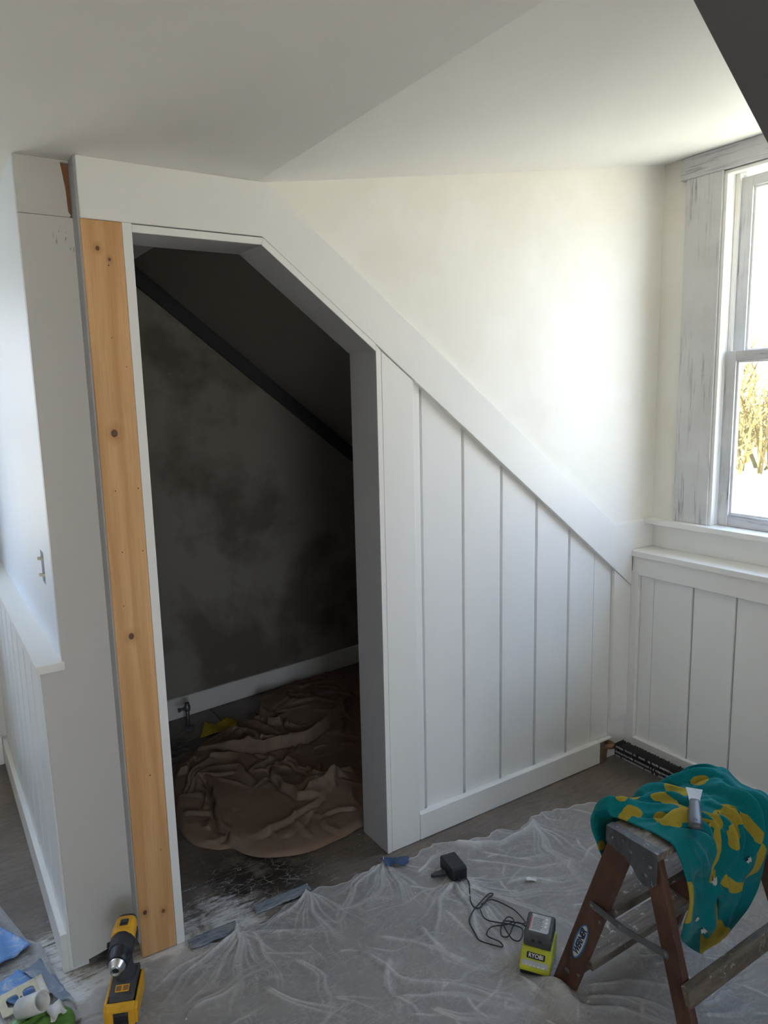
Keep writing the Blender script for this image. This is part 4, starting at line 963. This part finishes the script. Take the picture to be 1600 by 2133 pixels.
def tape_mat():
    m, nt, bs = new_mat('dusty_blue_tape')
    v = coords(nt); c = mix(nt, fac(nt, noise(nt, coords(nt, scale=(2, 7, 1)), 9, 8, .78, .8), .34, .56), (.055, .10, .19), (.30, .31, .33))
    L(nt, c, bs.inputs['Base Color']); bs.inputs['Roughness'].default_value = .6; return m
M['dtape'] = tape_mat()
strip('masking_tape', [(.668, -.018), (.752, -.062), (.728, -.100), (.662, -.064)], .010, 'tape', 'bunched blue masking tape at the sheet corner by the white casing', 'tape', .010)
strip('masking_tape', [(.222, .020), (.409, .016), (.405, -.026), (.218, -.026)], .0075, 'dtape', 'dusty blue masking tape strip in the middle of the closet threshold', 'tape', .003)
strip('masking_tape', [(.012, -.008), (.156, -.012), (.151, -.060), (.010, -.054)], .0075, 'dtape', 'dust caked blue masking tape strip beside the foot of the pine board', 'tape', .003)
strip('paper_scrap', [(1.002, -.361), (1.025, -.387), (1.013, -.397), (.989, -.375)], .010, 'paper', 'small white paper scrap lying on the plastic sheet', 'scrap', .001, 5, 7)
rg = np.random.RandomState(21); bm = bmesh.new()
for k in range(420):                                             # plaster crumbs, far too many and small to count
    if k < 120: px, py, pz = rg.uniform(-.35, .12), rg.uniform(-.12, .10), .001
    elif k < 240: px, py, pz = rg.uniform(.0, .7), rg.uniform(.0, .16), .001
    else: px, py, pz = rg.uniform(-.1, 1.6), rg.uniform(-1.1, -.06), .009
    r_ = rg.uniform(.0008, .0028); q = [bm.verts.new((px+r_*rg.uniform(-1, 1), py+r_*rg.uniform(-1, 1), pz+rg.uniform(0, r_))) for _ in range(4)]
    for f in ((0, 1, 2), (0, 1, 3), (1, 2, 3), (0, 2, 3)): bm.faces.new([q[i] for i in f])
cr = finish('plaster_crumbs', bm, 'paper'); tag(cr, 'white plaster crumbs scattered over the floor and plastic', 'debris', kind='stuff')

# ------------------------------------------------------------------ cordless drill standing on its battery
dn_ = Vector((-.2215, -.209, 0)); df_ = Vector((-.40, -.916, 0)).normalized(); dl_ = Vector((-df_.y, df_.x, 0))
DB = basis(df_, dl_, Vector((0, 0, 1))); AZ = .168
drl = empty('cordless_drill', dn_-df_*.07); tag(drl, 'yellow and black cordless drill standing on its battery beside the pine board', 'drill')
dp = []
def dpart(name, bm, mat, smooth=True, bevel=0, seg=2):
    o = frame_obj(finish(name, bm, mat, smooth=smooth, bevel=bevel, seg=seg), DB, dn_); dp.append(o); return o
AXM = Matrix.Translation((0, 0, AZ)) @ Matrix.Rotation(-math.pi/2, 4, 'Y')     # lathe axis z -> -x (towards the rear)
dpart('chuck_nose', lathe_bm([(.0085, .012), (.0085, .0), (.0122, -.001), (.0134, .003), (.0140, .006), (.0205, .017), (.0218, .024), (.0, .024)], 32, None, AXM), 'chrome')
dpart('chuck_bore', lathe_bm([(.0, .006), (.0086, .006), (.0086, .012), (0, .012)], 20, None, AXM), 'black')
prof = [(.0222, .022), (.0250, .027), (.0258, .034), (.0262, .055), (.0275, .060)]
bm = lathe_bm(prof, 48, None, AXM)
dpart('chuck_sleeve', bm, 'black')
for k in range(24):
    an = 2*math.pi*k/24
    if k % 2: continue
    b_ = bmesh.new(); hexa_bm([(-xx, (.0255+dr)*math.cos(an)+w*-math.sin(an), AZ+(.0255+dr)*math.sin(an)+w*math.cos(an)) for xx in (.030, .054) for dr in (0, .0012) for w in (-.0011, .0011)], b_)
    dpart('grip_rib', b_, 'black', False)
dpart('clutch_collar', lathe_bm([(.0, .058), (.0285, .058), (.0300, .063), (.0302, .078), (.0312, .082), (.0315, .100), (.0, .100)], 40, None, AXM), 'blackrub')
for s_ in (-1, 1): dpart('gearcase_lug', lathe_bm([(0, .004), (.006, .004), (.0075, .002), (.0075, -.004), (0, -.004)], 16, None, Matrix.Translation((-.090, s_*.0325, AZ+.004)) @ Matrix.Rotation(math.pi/2, 4, 'X')), 'blackrub')
def loft(secs, n=28, pw=.55):
    """rounded-rectangle sections: (x, yc, zc, half width, half height)"""
    bm = bmesh.new(); rings = []
    for (x_, yc, zc_, w, h) in secs:
        rings.append([bm.verts.new((x_, yc+w*math.copysign(abs(math.cos(q))**pw, math.cos(q)), zc_+h*math.copysign(abs(math.sin(q))**pw, math.sin(q)))) for q in [2*math.pi*k/n for k in range(n)]])
    for A, B in zip(rings, rings[1:]):
        for k in range(n): bm.faces.new((A[k], A[(k+1) % n], B[(k+1) % n], B[k]))
    bm.faces.new(rings[0]); bm.faces.new(rings[-1][::-1]); return bm
dpart('motor_housing', loft([(-.098, 0, AZ, .0285, .0285), (-.104, 0, AZ+.001, .0300, .0305), (-.130, 0, AZ+.001, .0295, .0310), (-.158, 0, AZ, .0270, .0290), (-.164, 0, AZ, .0250, .0270)]), 'yellow')
dpart('rear_cap', loft([(-.150, 0, AZ, .0276, .0255), (-.165, 0, AZ, .0255, .0268), (-.174, 0, AZ, .0235, .0245), (-.179, 0, AZ, .0180, .0190)]), 'darkgrey')
sl_ = dpart('speed_selector', loft([(-.121, 0, AZ+.029, .0095, .0040), (-.124, 0, AZ+.0300, .0105, .0042), (-.142, 0, AZ+.0300, .0105, .0040), (-.145, 0, AZ+.029, .0095, .0036)], 20), 'black')
dpart('selector_thumb', loft([(-.128, 0, AZ+.0335, .0085, .0035), (-.131, 0, AZ+.035, .0085, .0035), (-.136, 0, AZ+.035, .0085, .003), (-.139, 0, AZ+.033, .008, .003)], 16), 'darkgrey')
for s_ in (-1, 1): dpart('side_grip', loft([(-.108, s_*.0265, AZ-.010, .0040, .014), (-.113, s_*.0270, AZ-.008, .0045, .016), (-.145, s_*.0262, AZ-.006, .0040, .014), (-.150, s_*.025, AZ-.004, .003, .010)], 18), 'blackrub')
# handle, trigger and base
bm = bmesh.new(); rings = []; n = 24
for (x_, z_, a, b) in ((-.120, AZ-.016, .0215, .024), (-.116, .140, .0185, .0200), (-.113, .118, .0175, .0190), (-.108, .098, .0190, .0215), (-.100, .082, .0240, .0290), (-.094, .074, .0290, .0360)):
    rings.append([bm.verts.new((x_+b*math.cos(2*math.pi*k/n), a*math.sin(2*math.pi*k/n), z_)) for k in range(n)])
for A, B in zip(rings, rings[1:]):
    for k in range(n): bm.faces.new((A[k], A[(k+1) % n], B[(k+1) % n], B[k]))
bm.faces.new(rings[0]); bm.faces.new(rings[-1][::-1])
dpart('handle', bm, 'blackrub')
dpart('trigger', loft([(-.101, 0, .141, .006, .010), (-.094, 0, .139, .0068, .013), (-.090, 0, .136, .006, .011)], 16), 'black')
bs_ = dpart('handle_base', prism_bm([(-.140, .058), (-.136, .074), (-.118, .082), (-.070, .080), (-.034, .071), (-.027, .062), (-.027, .058)], 'y', -.030, .030), 'darkgrey', False, .005, 3)
# rating label lies on the sloping front of the base
sl_d = Vector((.036, 0, -.009)).normalized(); sl_n = Vector((.009, 0, .036)).normalized()
LB3 = basis(Vector((0, 1, 0)), -sl_d, sl_n)
def on_base(name, w, h, cx, cy, lift, mat):
    b_ = hexa_bm([(xx, yy, zz) for xx in (cx-w/2, cx+w/2) for yy in (cy-h/2, cy+h/2) for zz in (0, .0008)])
    o = finish(name, b_, mat, bevel=.0); frame_obj(o, LB3, Vector((-.052, 0, .0755+lift))); return frame_obj(o, DB, dn_)
dp.append(on_base('rating_label', .034, .019, 0, 0, .0006, 'yellow'))
for cx in (-.0085, .0085): dp.append(on_base('label_print', .0125, .0125, cx, 0, .0012, 'rawwood'))
# battery pack
bt = empty('battery_pack'); bt.parent = drl; bt.location = (0, 0, 0)
bparts = []
def bpart(name, bm, mat, bevel=.003, seg=2):
    o = frame_obj(finish(name, bm, mat, bevel=bevel, seg=seg), DB, dn_); bparts.append(o); return o
bpart('pack_body', prism_bm([(-.137, .001), (-.137, .054), (-.020, .054), (-.014, .048), (-.010, .001)], 'y', -.0345, .0345), 'black')
for s_ in (-1, 1): bpart('yellow_side', prism_bm([(-.125, .014), (-.130, .060), (-.024, .060), (-.012, .050), (-.008, .012), (-.030, .018)], 'y', s_*.0372-.0035, s_*.0372+.0035), 'yellow', .0025)
bpart('yellow_front', prism_bm([(-.026, .046), (-.026, .0605), (-.018, .0585), (-.009, .050), (-.0085, .044)], 'y', -.034, .034), 'yellow', .0025)
for s_ in (-1, 1): bpart('yellow_corner', prism_bm([(-.020, .010), (-.020, .047), (-.0088, .047), (-.0062, .010)], 'y', s_*.026-.0082, s_*.026+.0082), 'yellow', .002)
bpart('release_latch', prism_bm([(-.018, .016), (-.018, .042), (-.010, .043), (-.0065, .036), (-.0065, .020)], 'y', -.0165, .0165), 'black', .003)
adopt(drl, dp)
T_ = Matrix.Translation(-Vector(drl.location))
for p in bparts: p.data.transform(T_); p.parent = bt

# ------------------------------------------------------------------ battery charger
cO = Vector((.739, -.667, .004)); cx_ = Vector((.56, -.83, 0)).normalized(); cy_ = Vector((-cx_.y, cx_.x, 0)); CB = basis(cx_, cy_, Vector((0, 0, 1)))
chg = empty('battery_charger', cO+cy_*.05); tag(chg, 'lime green battery charger with a black battery docked on it, beside the ladder leg', 'charger')
cp = []
def cpart(name, bm, mat, bevel=.003, seg=2, smooth=False):
    o = frame_obj(finish(name, bm, mat, bevel=bevel, seg=seg, smooth=smooth), CB, cO); cp.append(o); return o
cpart('foot_tray', prism_bm([(.002, 0), (.0, .014), (.104, .014), (.102, 0)], 'x', -.039, .039), 'black')
cpart('housing', prism_bm([(-.002, .013), (-.001, .024), (.032, .062), (.100, .070), (.106, .060), (.106, .013)], 'x', -.041, .041), 'lime', .005, 3)
fs = Vector((0, .033, .038)).normalized(); fn = Vector((0, -.038, .033)).normalized(); FB = basis(Vector((1, 0, 0)), fs, fn)
def on_front(name, bm, mat, u, h=.0, bevel=0):
    o = finish(name, bm, mat, bevel=bevel); frame_obj(o, FB, Vector((0, -.001, .024))+fs*u+fn*h); frame_obj(o, CB, cO); cp.append(o); return o
on_front('status_strip', prism_bm([(-.034, -.006), (.034, -.006), (.036, .004), (.032, .008), (-.032, .008), (-.036, .004)], 'z', -.0005, .0008), 'labelgrey', .0105)
for k, w in ((-.022, .004), (-.012, .003), (-.002, .005), (.010, .006), (.022, .007)): on_front('status_icon', prism_bm([(k-w/2, -.0045), (k+w/2, -.0045), (k+w/2, -.002), (k-w/2, -.002)], 'z', .0008, .0012), 'paper', .0105)
on_front('logo_plate', prism_bm([(-.023, -.0075), (.023, -.0075), (.0245, -.006), (.0245, .006), (.023, .0075), (-.023, .0075), (-.0245, .006), (-.0245, -.006)], 'z', -.0005, .0010), 'black', .030)
on_front('logo_lettering', text_bm('RYOBI', .0135, .0003, 0, .0003, 1.05), 'paper', .030, .0013)
# docked battery
cbt = empty('battery'); cbt.parent = chg; cbt['label'] = 'black battery with a grey printed label'
cb = []
def cbpart(name, bm, mat, bevel=.003, seg=2):
    o = frame_obj(finish(name, bm, mat, bevel=bevel, seg=seg), CB, cO); cb.append(o); return o
cbpart('battery_body', prism_bm([(.036, .058), (.028, .067), (.030, .083), (.040, .095), (.102, .112), (.110, .104), (.110, .066)], 'x', -.0365, .0365), 'darkgrey', .006, 3)
for k in (-.010, .008): cbpart('latch_slot', prism_bm([(k-.0045, .070), (k+.0045, .070), (k+.0045, .086), (k-.0045, .086)], 'y', .0295, .034), 'black', 0)
for s_ in (-1, 1): 
    for k in range(5): cbpart('side_rib', prism_bm([(.046+k*.012, .080+k*.003), (.051+k*.012, .080+k*.003), (.051+k*.012, .095+k*.0033), (.046+k*.012, .093+k*.0033)], 'x', s_*.0365-.0012, s_*.0365+.0012), 'black', .0005)
ts = Vector((0, .062, .017)).normalized(); tn = Vector((0, -.017, .062)).normalized(); TB = basis(Vector((1, 0, 0)), ts, tn)
def on_top_(name, bm, mat, h=0.0):
    o = finish(name, bm, mat); frame_obj(o, TB, Vector((0, .073, .1042))+tn*h); frame_obj(o, CB, cO); cb.append(o)
on_top_('printed_label', prism_bm([(-.026, -.026), (.022, -.026), (.026, -.022), (.026, .026), (-.026, .026)], 'z', -.0005, .0006), 'labelgrey')
on_top_('label_red_stripe', prism_bm([(-.0255, -.022), (-.023, -.022), (-.023, .022), (-.0255, .022)], 'z', .0004, .0009), 'red')
for k in range(9): on_top_('print_line', prism_bm([(-.020, -.020+k*.0042), (.004+.002*(k % 3), -.020+k*.0042), (.004+.002*(k % 3), -.0186+k*.0042), (-.020, -.0186+k*.0042)], 'z', .0004, .0008), 'darkgrey')
for k in range(3): on_top_('print_symbol', prism_bm([(.016+.004*math.cos(2*math.pi*i/14), .016-k*.011+.004*math.sin(2*math.pi*i/14)) for i in range(14)], 'z', .0004, .0008), 'paper')
adopt(chg, cp)
T_ = Matrix.Translation(-Vector(chg.location))
for p in cb: p.data.transform(T_); p.parent = cbt

# ------------------------------------------------------------------ power adapter and its cord
adp = empty('power_adapter', (.827, -.21, .006)); tag(adp, 'black power adapter brick with its cord lying on the plastic sheet', 'adapter')
al_ = Vector((-.20, -.98, 0)).normalized(); aw_ = Vector((-al_.y, al_.x, 0)); AB = basis(al_, aw_, Vector((0, 0, 1)))
ap_ = []
o = frame_obj(finish('brick', prism_bm([(-.045, .0), (-.045, .034), (-.040, .044), (.040, .046), (.046, .040), (.046, .004)], 'y', -.026, .026), 'black', bevel=.003, seg=2), AB, (.827, -.21, .006)); ap_.append(o)
o = frame_obj(finish('cord_grip', lathe_bm([(0, .012), (.003, .012), (.0045, .0), (.0045, -.004), (0, -.004)], 14, None, Matrix.Translation((.048, -.006, .012)) @ Matrix.Rotation(math.pi/2, 4, 'Y')), 'black', smooth=True), AB, (.827, -.21, .006)); ap_.append(o)
o = frame_obj(finish('adapter_flap', prism_bm([(-.010, -.025), (.012, -.030), (.004, -.075), (-.004, -.080), (-.012, -.060)], 'z', .004, .016), 'darkgrey', bevel=.002), AB, (.827, -.21, .006)); ap_.append(o)  # flat dark grey flap beside the brick
c1 = [(.812, -.262, .016), (.838, -.262, .012), (0.831, -0.285, .009), (0.788, -0.344, .009), (0.777, -0.375, .009), (0.791, -0.386, .009), (0.83, -0.373, .012), (0.859, -0.367, .012), (0.847, -0.360, .014), (0.798, -0.376, .015), (0.76, -0.388, .010), (0.726, -0.413, .009), (0.709, -0.46, .009), (0.702, -0.489, .009), (0.724, -0.526, .009), (0.739, -0.543, .009), (0.744, -0.524, .010), (0.731, -0.486, .010), (0.761, -0.470, .012), (0.802, -0.489, .014), (0.833, -0.487, .012), (0.828, -0.468, .014), (0.791, -0.481, .013), (0.765, -0.51, .010), (0.782, -0.522, .010), (0.832, -0.498, .014), (0.842, -0.545, .016), (.820, -.578, .016)]
ap_.append(finish('cord', tube_bm(spline([Vector(p) for p in c1], 6), .0019, 8), 'black', smooth=True))
c2 = [(.800, -.380, .012), (0.839, -0.384, .013), (0.863, -0.434, .010), (0.866, -0.470, .010), (.850, -.515, .013), (0.803, -0.478, .017), (0.781, -0.532, .010), (0.794, -0.553, .010), (0.828, -0.530, .013), (.812, -.500, .017), (0.770, -0.440, .012), (0.785, -0.392, .010)]
ap_.append(finish('cord', tube_bm(spline([Vector(p) for p in c2], 6), .0019, 8), 'black', smooth=True))
adopt(adp, ap_)

# ------------------------------------------------------------------ baseboard heater element in the corner
htr = empty('fin_tube_heater', (1.836, -.5, 0)); tag(htr, 'bare dusty fin tube heating element on the floor along the knee wall', 'heater')
hp_ = []
hp_.append(finish('supply_pipe', tube_bm(spline([Vector((1.806, .008, .004)), Vector((1.806, .004, .05)), Vector((1.808, -.004, .066)), Vector((1.818, -.018, .070)), Vector((1.836, -.03, .070)), Vector((1.836, -.06, .070)), Vector((1.836, -1.15, .070))], 8), .0105, 14), 'copper', smooth=True))
bm = bmesh.new(); bm2 = bmesh.new()
rg = np.random.RandomState(3)
yy = -.046; k = 0
while yy > -1.15:
    w = .0275+rg.normal(0, .0008); sk = rg.normal(0, .0012)
    hexa_bm([(1.836+a*w, yy+b*.0004+sk*c, .070+c*w) for a in (-1, 1) for b in (-1, 1) for c in (-1, 1)], bm)
    for zz in (.050, .066, .088):                                # folded tabs on the room side of each fin
        if rg.rand() < .80: hexa_bm([(1.836-w+a*.0012-.001, yy-.0028+b*.0024, zz+c*.0035) for a in (-1, 1) for b in (-1, 1) for c in (-1, 1)], bm2)
    yy -= .0062; k += 1
M['fins'] = plain('dusty_black_fins', (.06, .058, .056), .75)
fn_ = finish('fins', bm, 'fins'); fn_['kind'] = 'stuff'; hp_.append(fn_)
M['fintab'] = plain('dusty_grey_tabs', (.27, .265, .255), .8)
fn_ = finish('fin_tabs', bm2, 'fintab'); fn_['kind'] = 'stuff'; hp_.append(fn_)
for yb3 in (-.30, -.75): hp_.append(prism('bracket', [(1.826, .0), (1.846, .0), (1.846, .058), (1.826, .058)], 'y', yb3, yb3-.004, 'steel', None, .001))
adopt(htr, hp_)
blk = box('wood_block', 1.7725, 1.795, -.002, .0150, .001, .0915, 'blockwood', None, .001)
tag(blk, 'bare brown end of a wood block beside the heater pipe in the corner', 'block')

# ------------------------------------------------------------------ closet floor: stop valve and a yellow rag
vlv = empty('shutoff_valve', (.462, 1.345, 0)); tag(vlv, 'small chrome shutoff valve on a pipe rising from the closet floor', 'valve')
vp = [finish('escutcheon', lathe_bm([(0, .012), (.013, .012), (.018, .008), (.030, .001), (.030, 0)], 24), 'steel', vlv, smooth=True),
      finish('pipe', tube_bm([Vector((0, 0, .002)), Vector((0, 0, .05)), Vector((0, 0, .115))], .0085, 14), 'steel', vlv, smooth=True),
      finish('valve_body', lathe_bm([(0, .088), (.012, .088), (.0145, .094), (.0145, .112), (.011, .118), (.010, .128), (0, .128)], 18), 'steel', vlv, smooth=True),
      finish('outlet', tube_bm([Vector((-.008, 0, .103)), Vector((-.034, -.004, .103))], .0072, 12), 'steel', vlv, smooth=True),
      finish('handle', lathe_bm([(0, .006), (.010, .005), (.011, -.005), (0, -.006)], 10, None, Matrix.Translation((-.040, -.005, .103)) @ Matrix.Rotation(math.pi/2, 4, 'Y')), 'steel', vlv, smooth=True)]
M['rag'] = plain('yellow_cloth', (.48, .37, .03), .9)
strip('yellow_rag', [(.470, 1.205), (.640, 1.190), (.690, 1.275), (.530, 1.320)], .006, 'rag', 'small yellow rag beside the drop cloth near the chrome valve', 'rag', .022, 14, 24)

# ------------------------------------------------------------------ uncovered double light switch on the alcove side of the pier
sw = empty('light_switch', (-.2375, .221, 1.105)); tag(sw, 'uncovered double toggle light switch in its wall box above the ledge', 'light switch')
sp = [box('wall_box', -.2150, -.2142, .1955, .2465, 1.0605, 1.1495, 'darkgrey', None, 0)]
for zz in (1.082, 1.127):
    sp.append(box('switch_body', -.2300, -.2155, .206, .236, zz-.016, zz+.016, 'steel', None, .002))
    sp.append(finish('toggle', hexa_bm([(xx, .2185+yy_*w, zz+zo+.004*(1 if xx < -.24 else 0)) for xx, w in ((-.2290, .005), (-.2500, .0038)) for yy_ in (-1, 1) for zo in (-.004, .004)]), 'ivory', bevel=.001))
adopt(sw, sp)

# ------------------------------------------------------------------ clutter on the plastic at the lower left
def dusty(name, col):
    m, nt, bs = new_mat(name); v = coords(nt)
    c = mix(nt, math_(nt, 'MULTIPLY', fac(nt, noise(nt, v, 16, 9, .75, .8), .50, .66), .8), col, (.70, .72, .76))
    L(nt, c, bs.inputs['Base Color']); bs.inputs['Roughness'].default_value = .45; return m
M['bluefilm'] = dusty('sky_blue_film', (.14, .32, .70))
M['greyblue'] = dusty('grey_blue_film', (.20, .25, .34))
strip('blue_film', [(-.56, .45), (-.436, .368), (-.366, .222), (-.50, .17)], .010, 'bluefilm', 'large sky blue film sheet under the rolled plastic edge', 'film', .008, 16, 24)
strip('blue_film', [(-.352, .150), (-.302, -.050), (-.334, -.040), (-.402, .128)], .012, 'greyblue', 'narrow grey blue film strip lying beside the corner of the pier', 'film', .006, 8, 24)
strip('blue_film', [(-.41, .150), (-.335, .030), (-.40, -.020), (-.50, .10)], .008, 'bluefilm', 'dusty sky blue film piece under the ivory outlet cover', 'film', .006, 14, 20)
# duplex outlet cover
pc = Vector((-.412, .026, .022)); pax = Vector((.096, .013, .004)).normalized(); pay = Vector((-.013, .096, .02)); pay = (pay-pax*pay.dot(pax)).normalized(); paz = pax.cross(pay)
PB = basis(pax, pay, paz)
oc = empty('outlet_cover', pc); tag(oc, 'ivory duplex outlet cover plate resting on the blue film', 'outlet cover')
bm = bmesh.new(); hw, hh = .056, .034
holes = [(-.024, 0), (.016, 0)]; ang_ = [2*math.pi*i/24 for i in range(24)]
def hole_pt(cx, a): return (cx+max(-.0145, min(.0145, .0180*math.cos(a))), max(-.0165, min(.0165, .0180*math.sin(a))))
def plate_ring(cx, x0, x1):
    """one half of the plate with a flattened round opening"""
    outer = []
    for a in ang_:
        c_, s_ = math.cos(a), math.sin(a); t = min(((x1-cx)/c_ if c_ > 1e-6 else (x0-cx)/c_ if c_ < -1e-6 else 9e9), (hh/abs(s_) if abs(s_) > 1e-6 else 9e9)); outer.append((cx+c_*t, s_*t))
    # square corners
    for zt, zb in ((.0, -.004),):
        I = [bm.verts.new((*hole_pt(cx, a), zt)) for a in ang_]; O = [bm.verts.new((*p, zt)) for p in outer]; I2 = [bm.verts.new((*hole_pt(cx, a), zb)) for a in ang_]; O2 = [bm.verts.new((*p, zb)) for p in outer]
        for i in range(24):
            j = (i+1) % 24
            bm.faces.new((I[i], I[j], O[j], O[i])); bm.faces.new((I2[i], O2[i], O2[j], I2[j])); bm.faces.new((I[i], I2[i], I2[j], I[j])); bm.faces.new((O[i], O[j], O2[j], O2[i]))
plate_ring(-.024, -hw, -.004); plate_ring(.016, -.004, .040)
hexa_bm([(xx, yy2, zz2) for xx in (.0395, hw) for yy2 in (-hh, hh) for zz2 in (-.004, 0)], bm)
ocp = [frame_obj(finish('plate', bm, 'ivory'), PB, pc)]
ocp.append(frame_obj(finish('screw', lathe_bm([(0, .0012), (.002, .001), (.003, 0)], 12, None, Matrix.Translation((-.004, 0, 0))), 'steel', smooth=True), PB, pc))
ocp.append(frame_obj(prism('sticker', [(.041, -.026), (.053, -.026), (.053, .026), (.041, .026)], 'z', .0, .0007, 'paper', None, 0), PB, pc))
adopt(oc, ocp)
# green wrapper (a soft mound), white tube and card
gx, gy = np.meshgrid(np.linspace(-1, 1, 60), np.linspace(-1, 1, 60)); gr_ = np.sqrt(gx**2+gy**2); s_q = np.maximum(np.abs(gx), np.abs(gy))/np.maximum(gr_, 1e-6)
ux, uy = gx*s_q, gy*s_q; rad_ = np.sqrt(ux**2+uy**2)
gz = .034*np.clip(1-rad_**2.2, 0, 1)**.6+.006*np.sin(ux*9+uy*4)*np.clip(1-rad_, 0, 1)+.004*np.sin(uy*14-ux*6)*np.clip(1-rad_, 0, 1)
gw = grid_obj('green_wrapper', np.stack([-.395+.085*ux+.02*uy, -.098+.062*uy-.02*ux, .012+np.maximum(gz, 0)], -1), 'green'); tag(gw, 'crumpled bright green wrapper under the white tube', 'wrapper')
te = Vector((-.379, -.108, .092)); tb = Vector((-.422, -.066, .060)); ta = (te-tb).normalized(); tx = ta.cross(Vector((0, 0, 1))).normalized(); ty = ta.cross(tx)
tl = (te-tb).length
tu = finish('paper_tube', lathe_bm([(.0200, .0), (.0200, tl), (.0212, tl+.0012), (.0240, tl+.0012), (.0248, tl), (.0248, 0), (.0200, 0)], 36), 'white', smooth=True)
frame_obj(tu, basis(tx, -ty, ta) if basis(tx, -ty, ta).determinant() > 0 else basis(tx, ty, ta), tb); tag(tu, 'short white tube lying open end up on the green wrapper', 'tube')
strip('white_card', [(-.372, -.085), (-.338, -.072), (-.326, -.125), (-.365, -.140)], .046, 'paper', 'folded white card beside the open end of the tube', 'card', .014, 8, 8)

# ------------------------------------------------------------------ brush beyond the field
rg = np.random.RandomState(9); bm = bmesh.new()
M['brush'] = plain('straw_brush', (.17, .125, .035), .9)
for k in range(2600):
    px, py = rg.uniform(36, 62), rg.uniform(2, 75); h = rg.uniform(3.0, 8.2); ln = Vector((rg.normal(0, .22), rg.normal(0, .22), 1)); w = rg.uniform(.04, .16)
    p0 = Vector((px, py, -3.2)); p1 = p0+ln*h*.5+Vector((0, rg.normal(0, .3), 0)); p2 = p0+ln*h
    a = rg.uniform(0, 3.14); sx2 = Vector((math.cos(a), math.sin(a), 0))*w
    q = [bm.verts.new(p) for p in (p0-sx2, p0+sx2, p1+sx2*.7, p1-sx2*.7, p2)]
    bm.faces.new((q[0], q[1], q[2], q[3])); bm.faces.new((q[3], q[2], q[4]))
    for t in range(5):
        b0 = p0.lerp(p2, rg.uniform(.2, .95)); b1 = b0+Vector((rg.normal(0, .8), rg.normal(0, .8), rg.uniform(.2, 1.2))); sw2 = Vector((0, .03+w*.4, .03))
        v3 = [bm.verts.new(p) for p in (b0-sw2, b0+sw2, b1)]; bm.faces.new(v3)
br = finish('brush_thicket', bm, 'brush'); tag(br, 'straw yellow thicket of bare brush beyond the field outside the window', 'brush', kind='stuff')
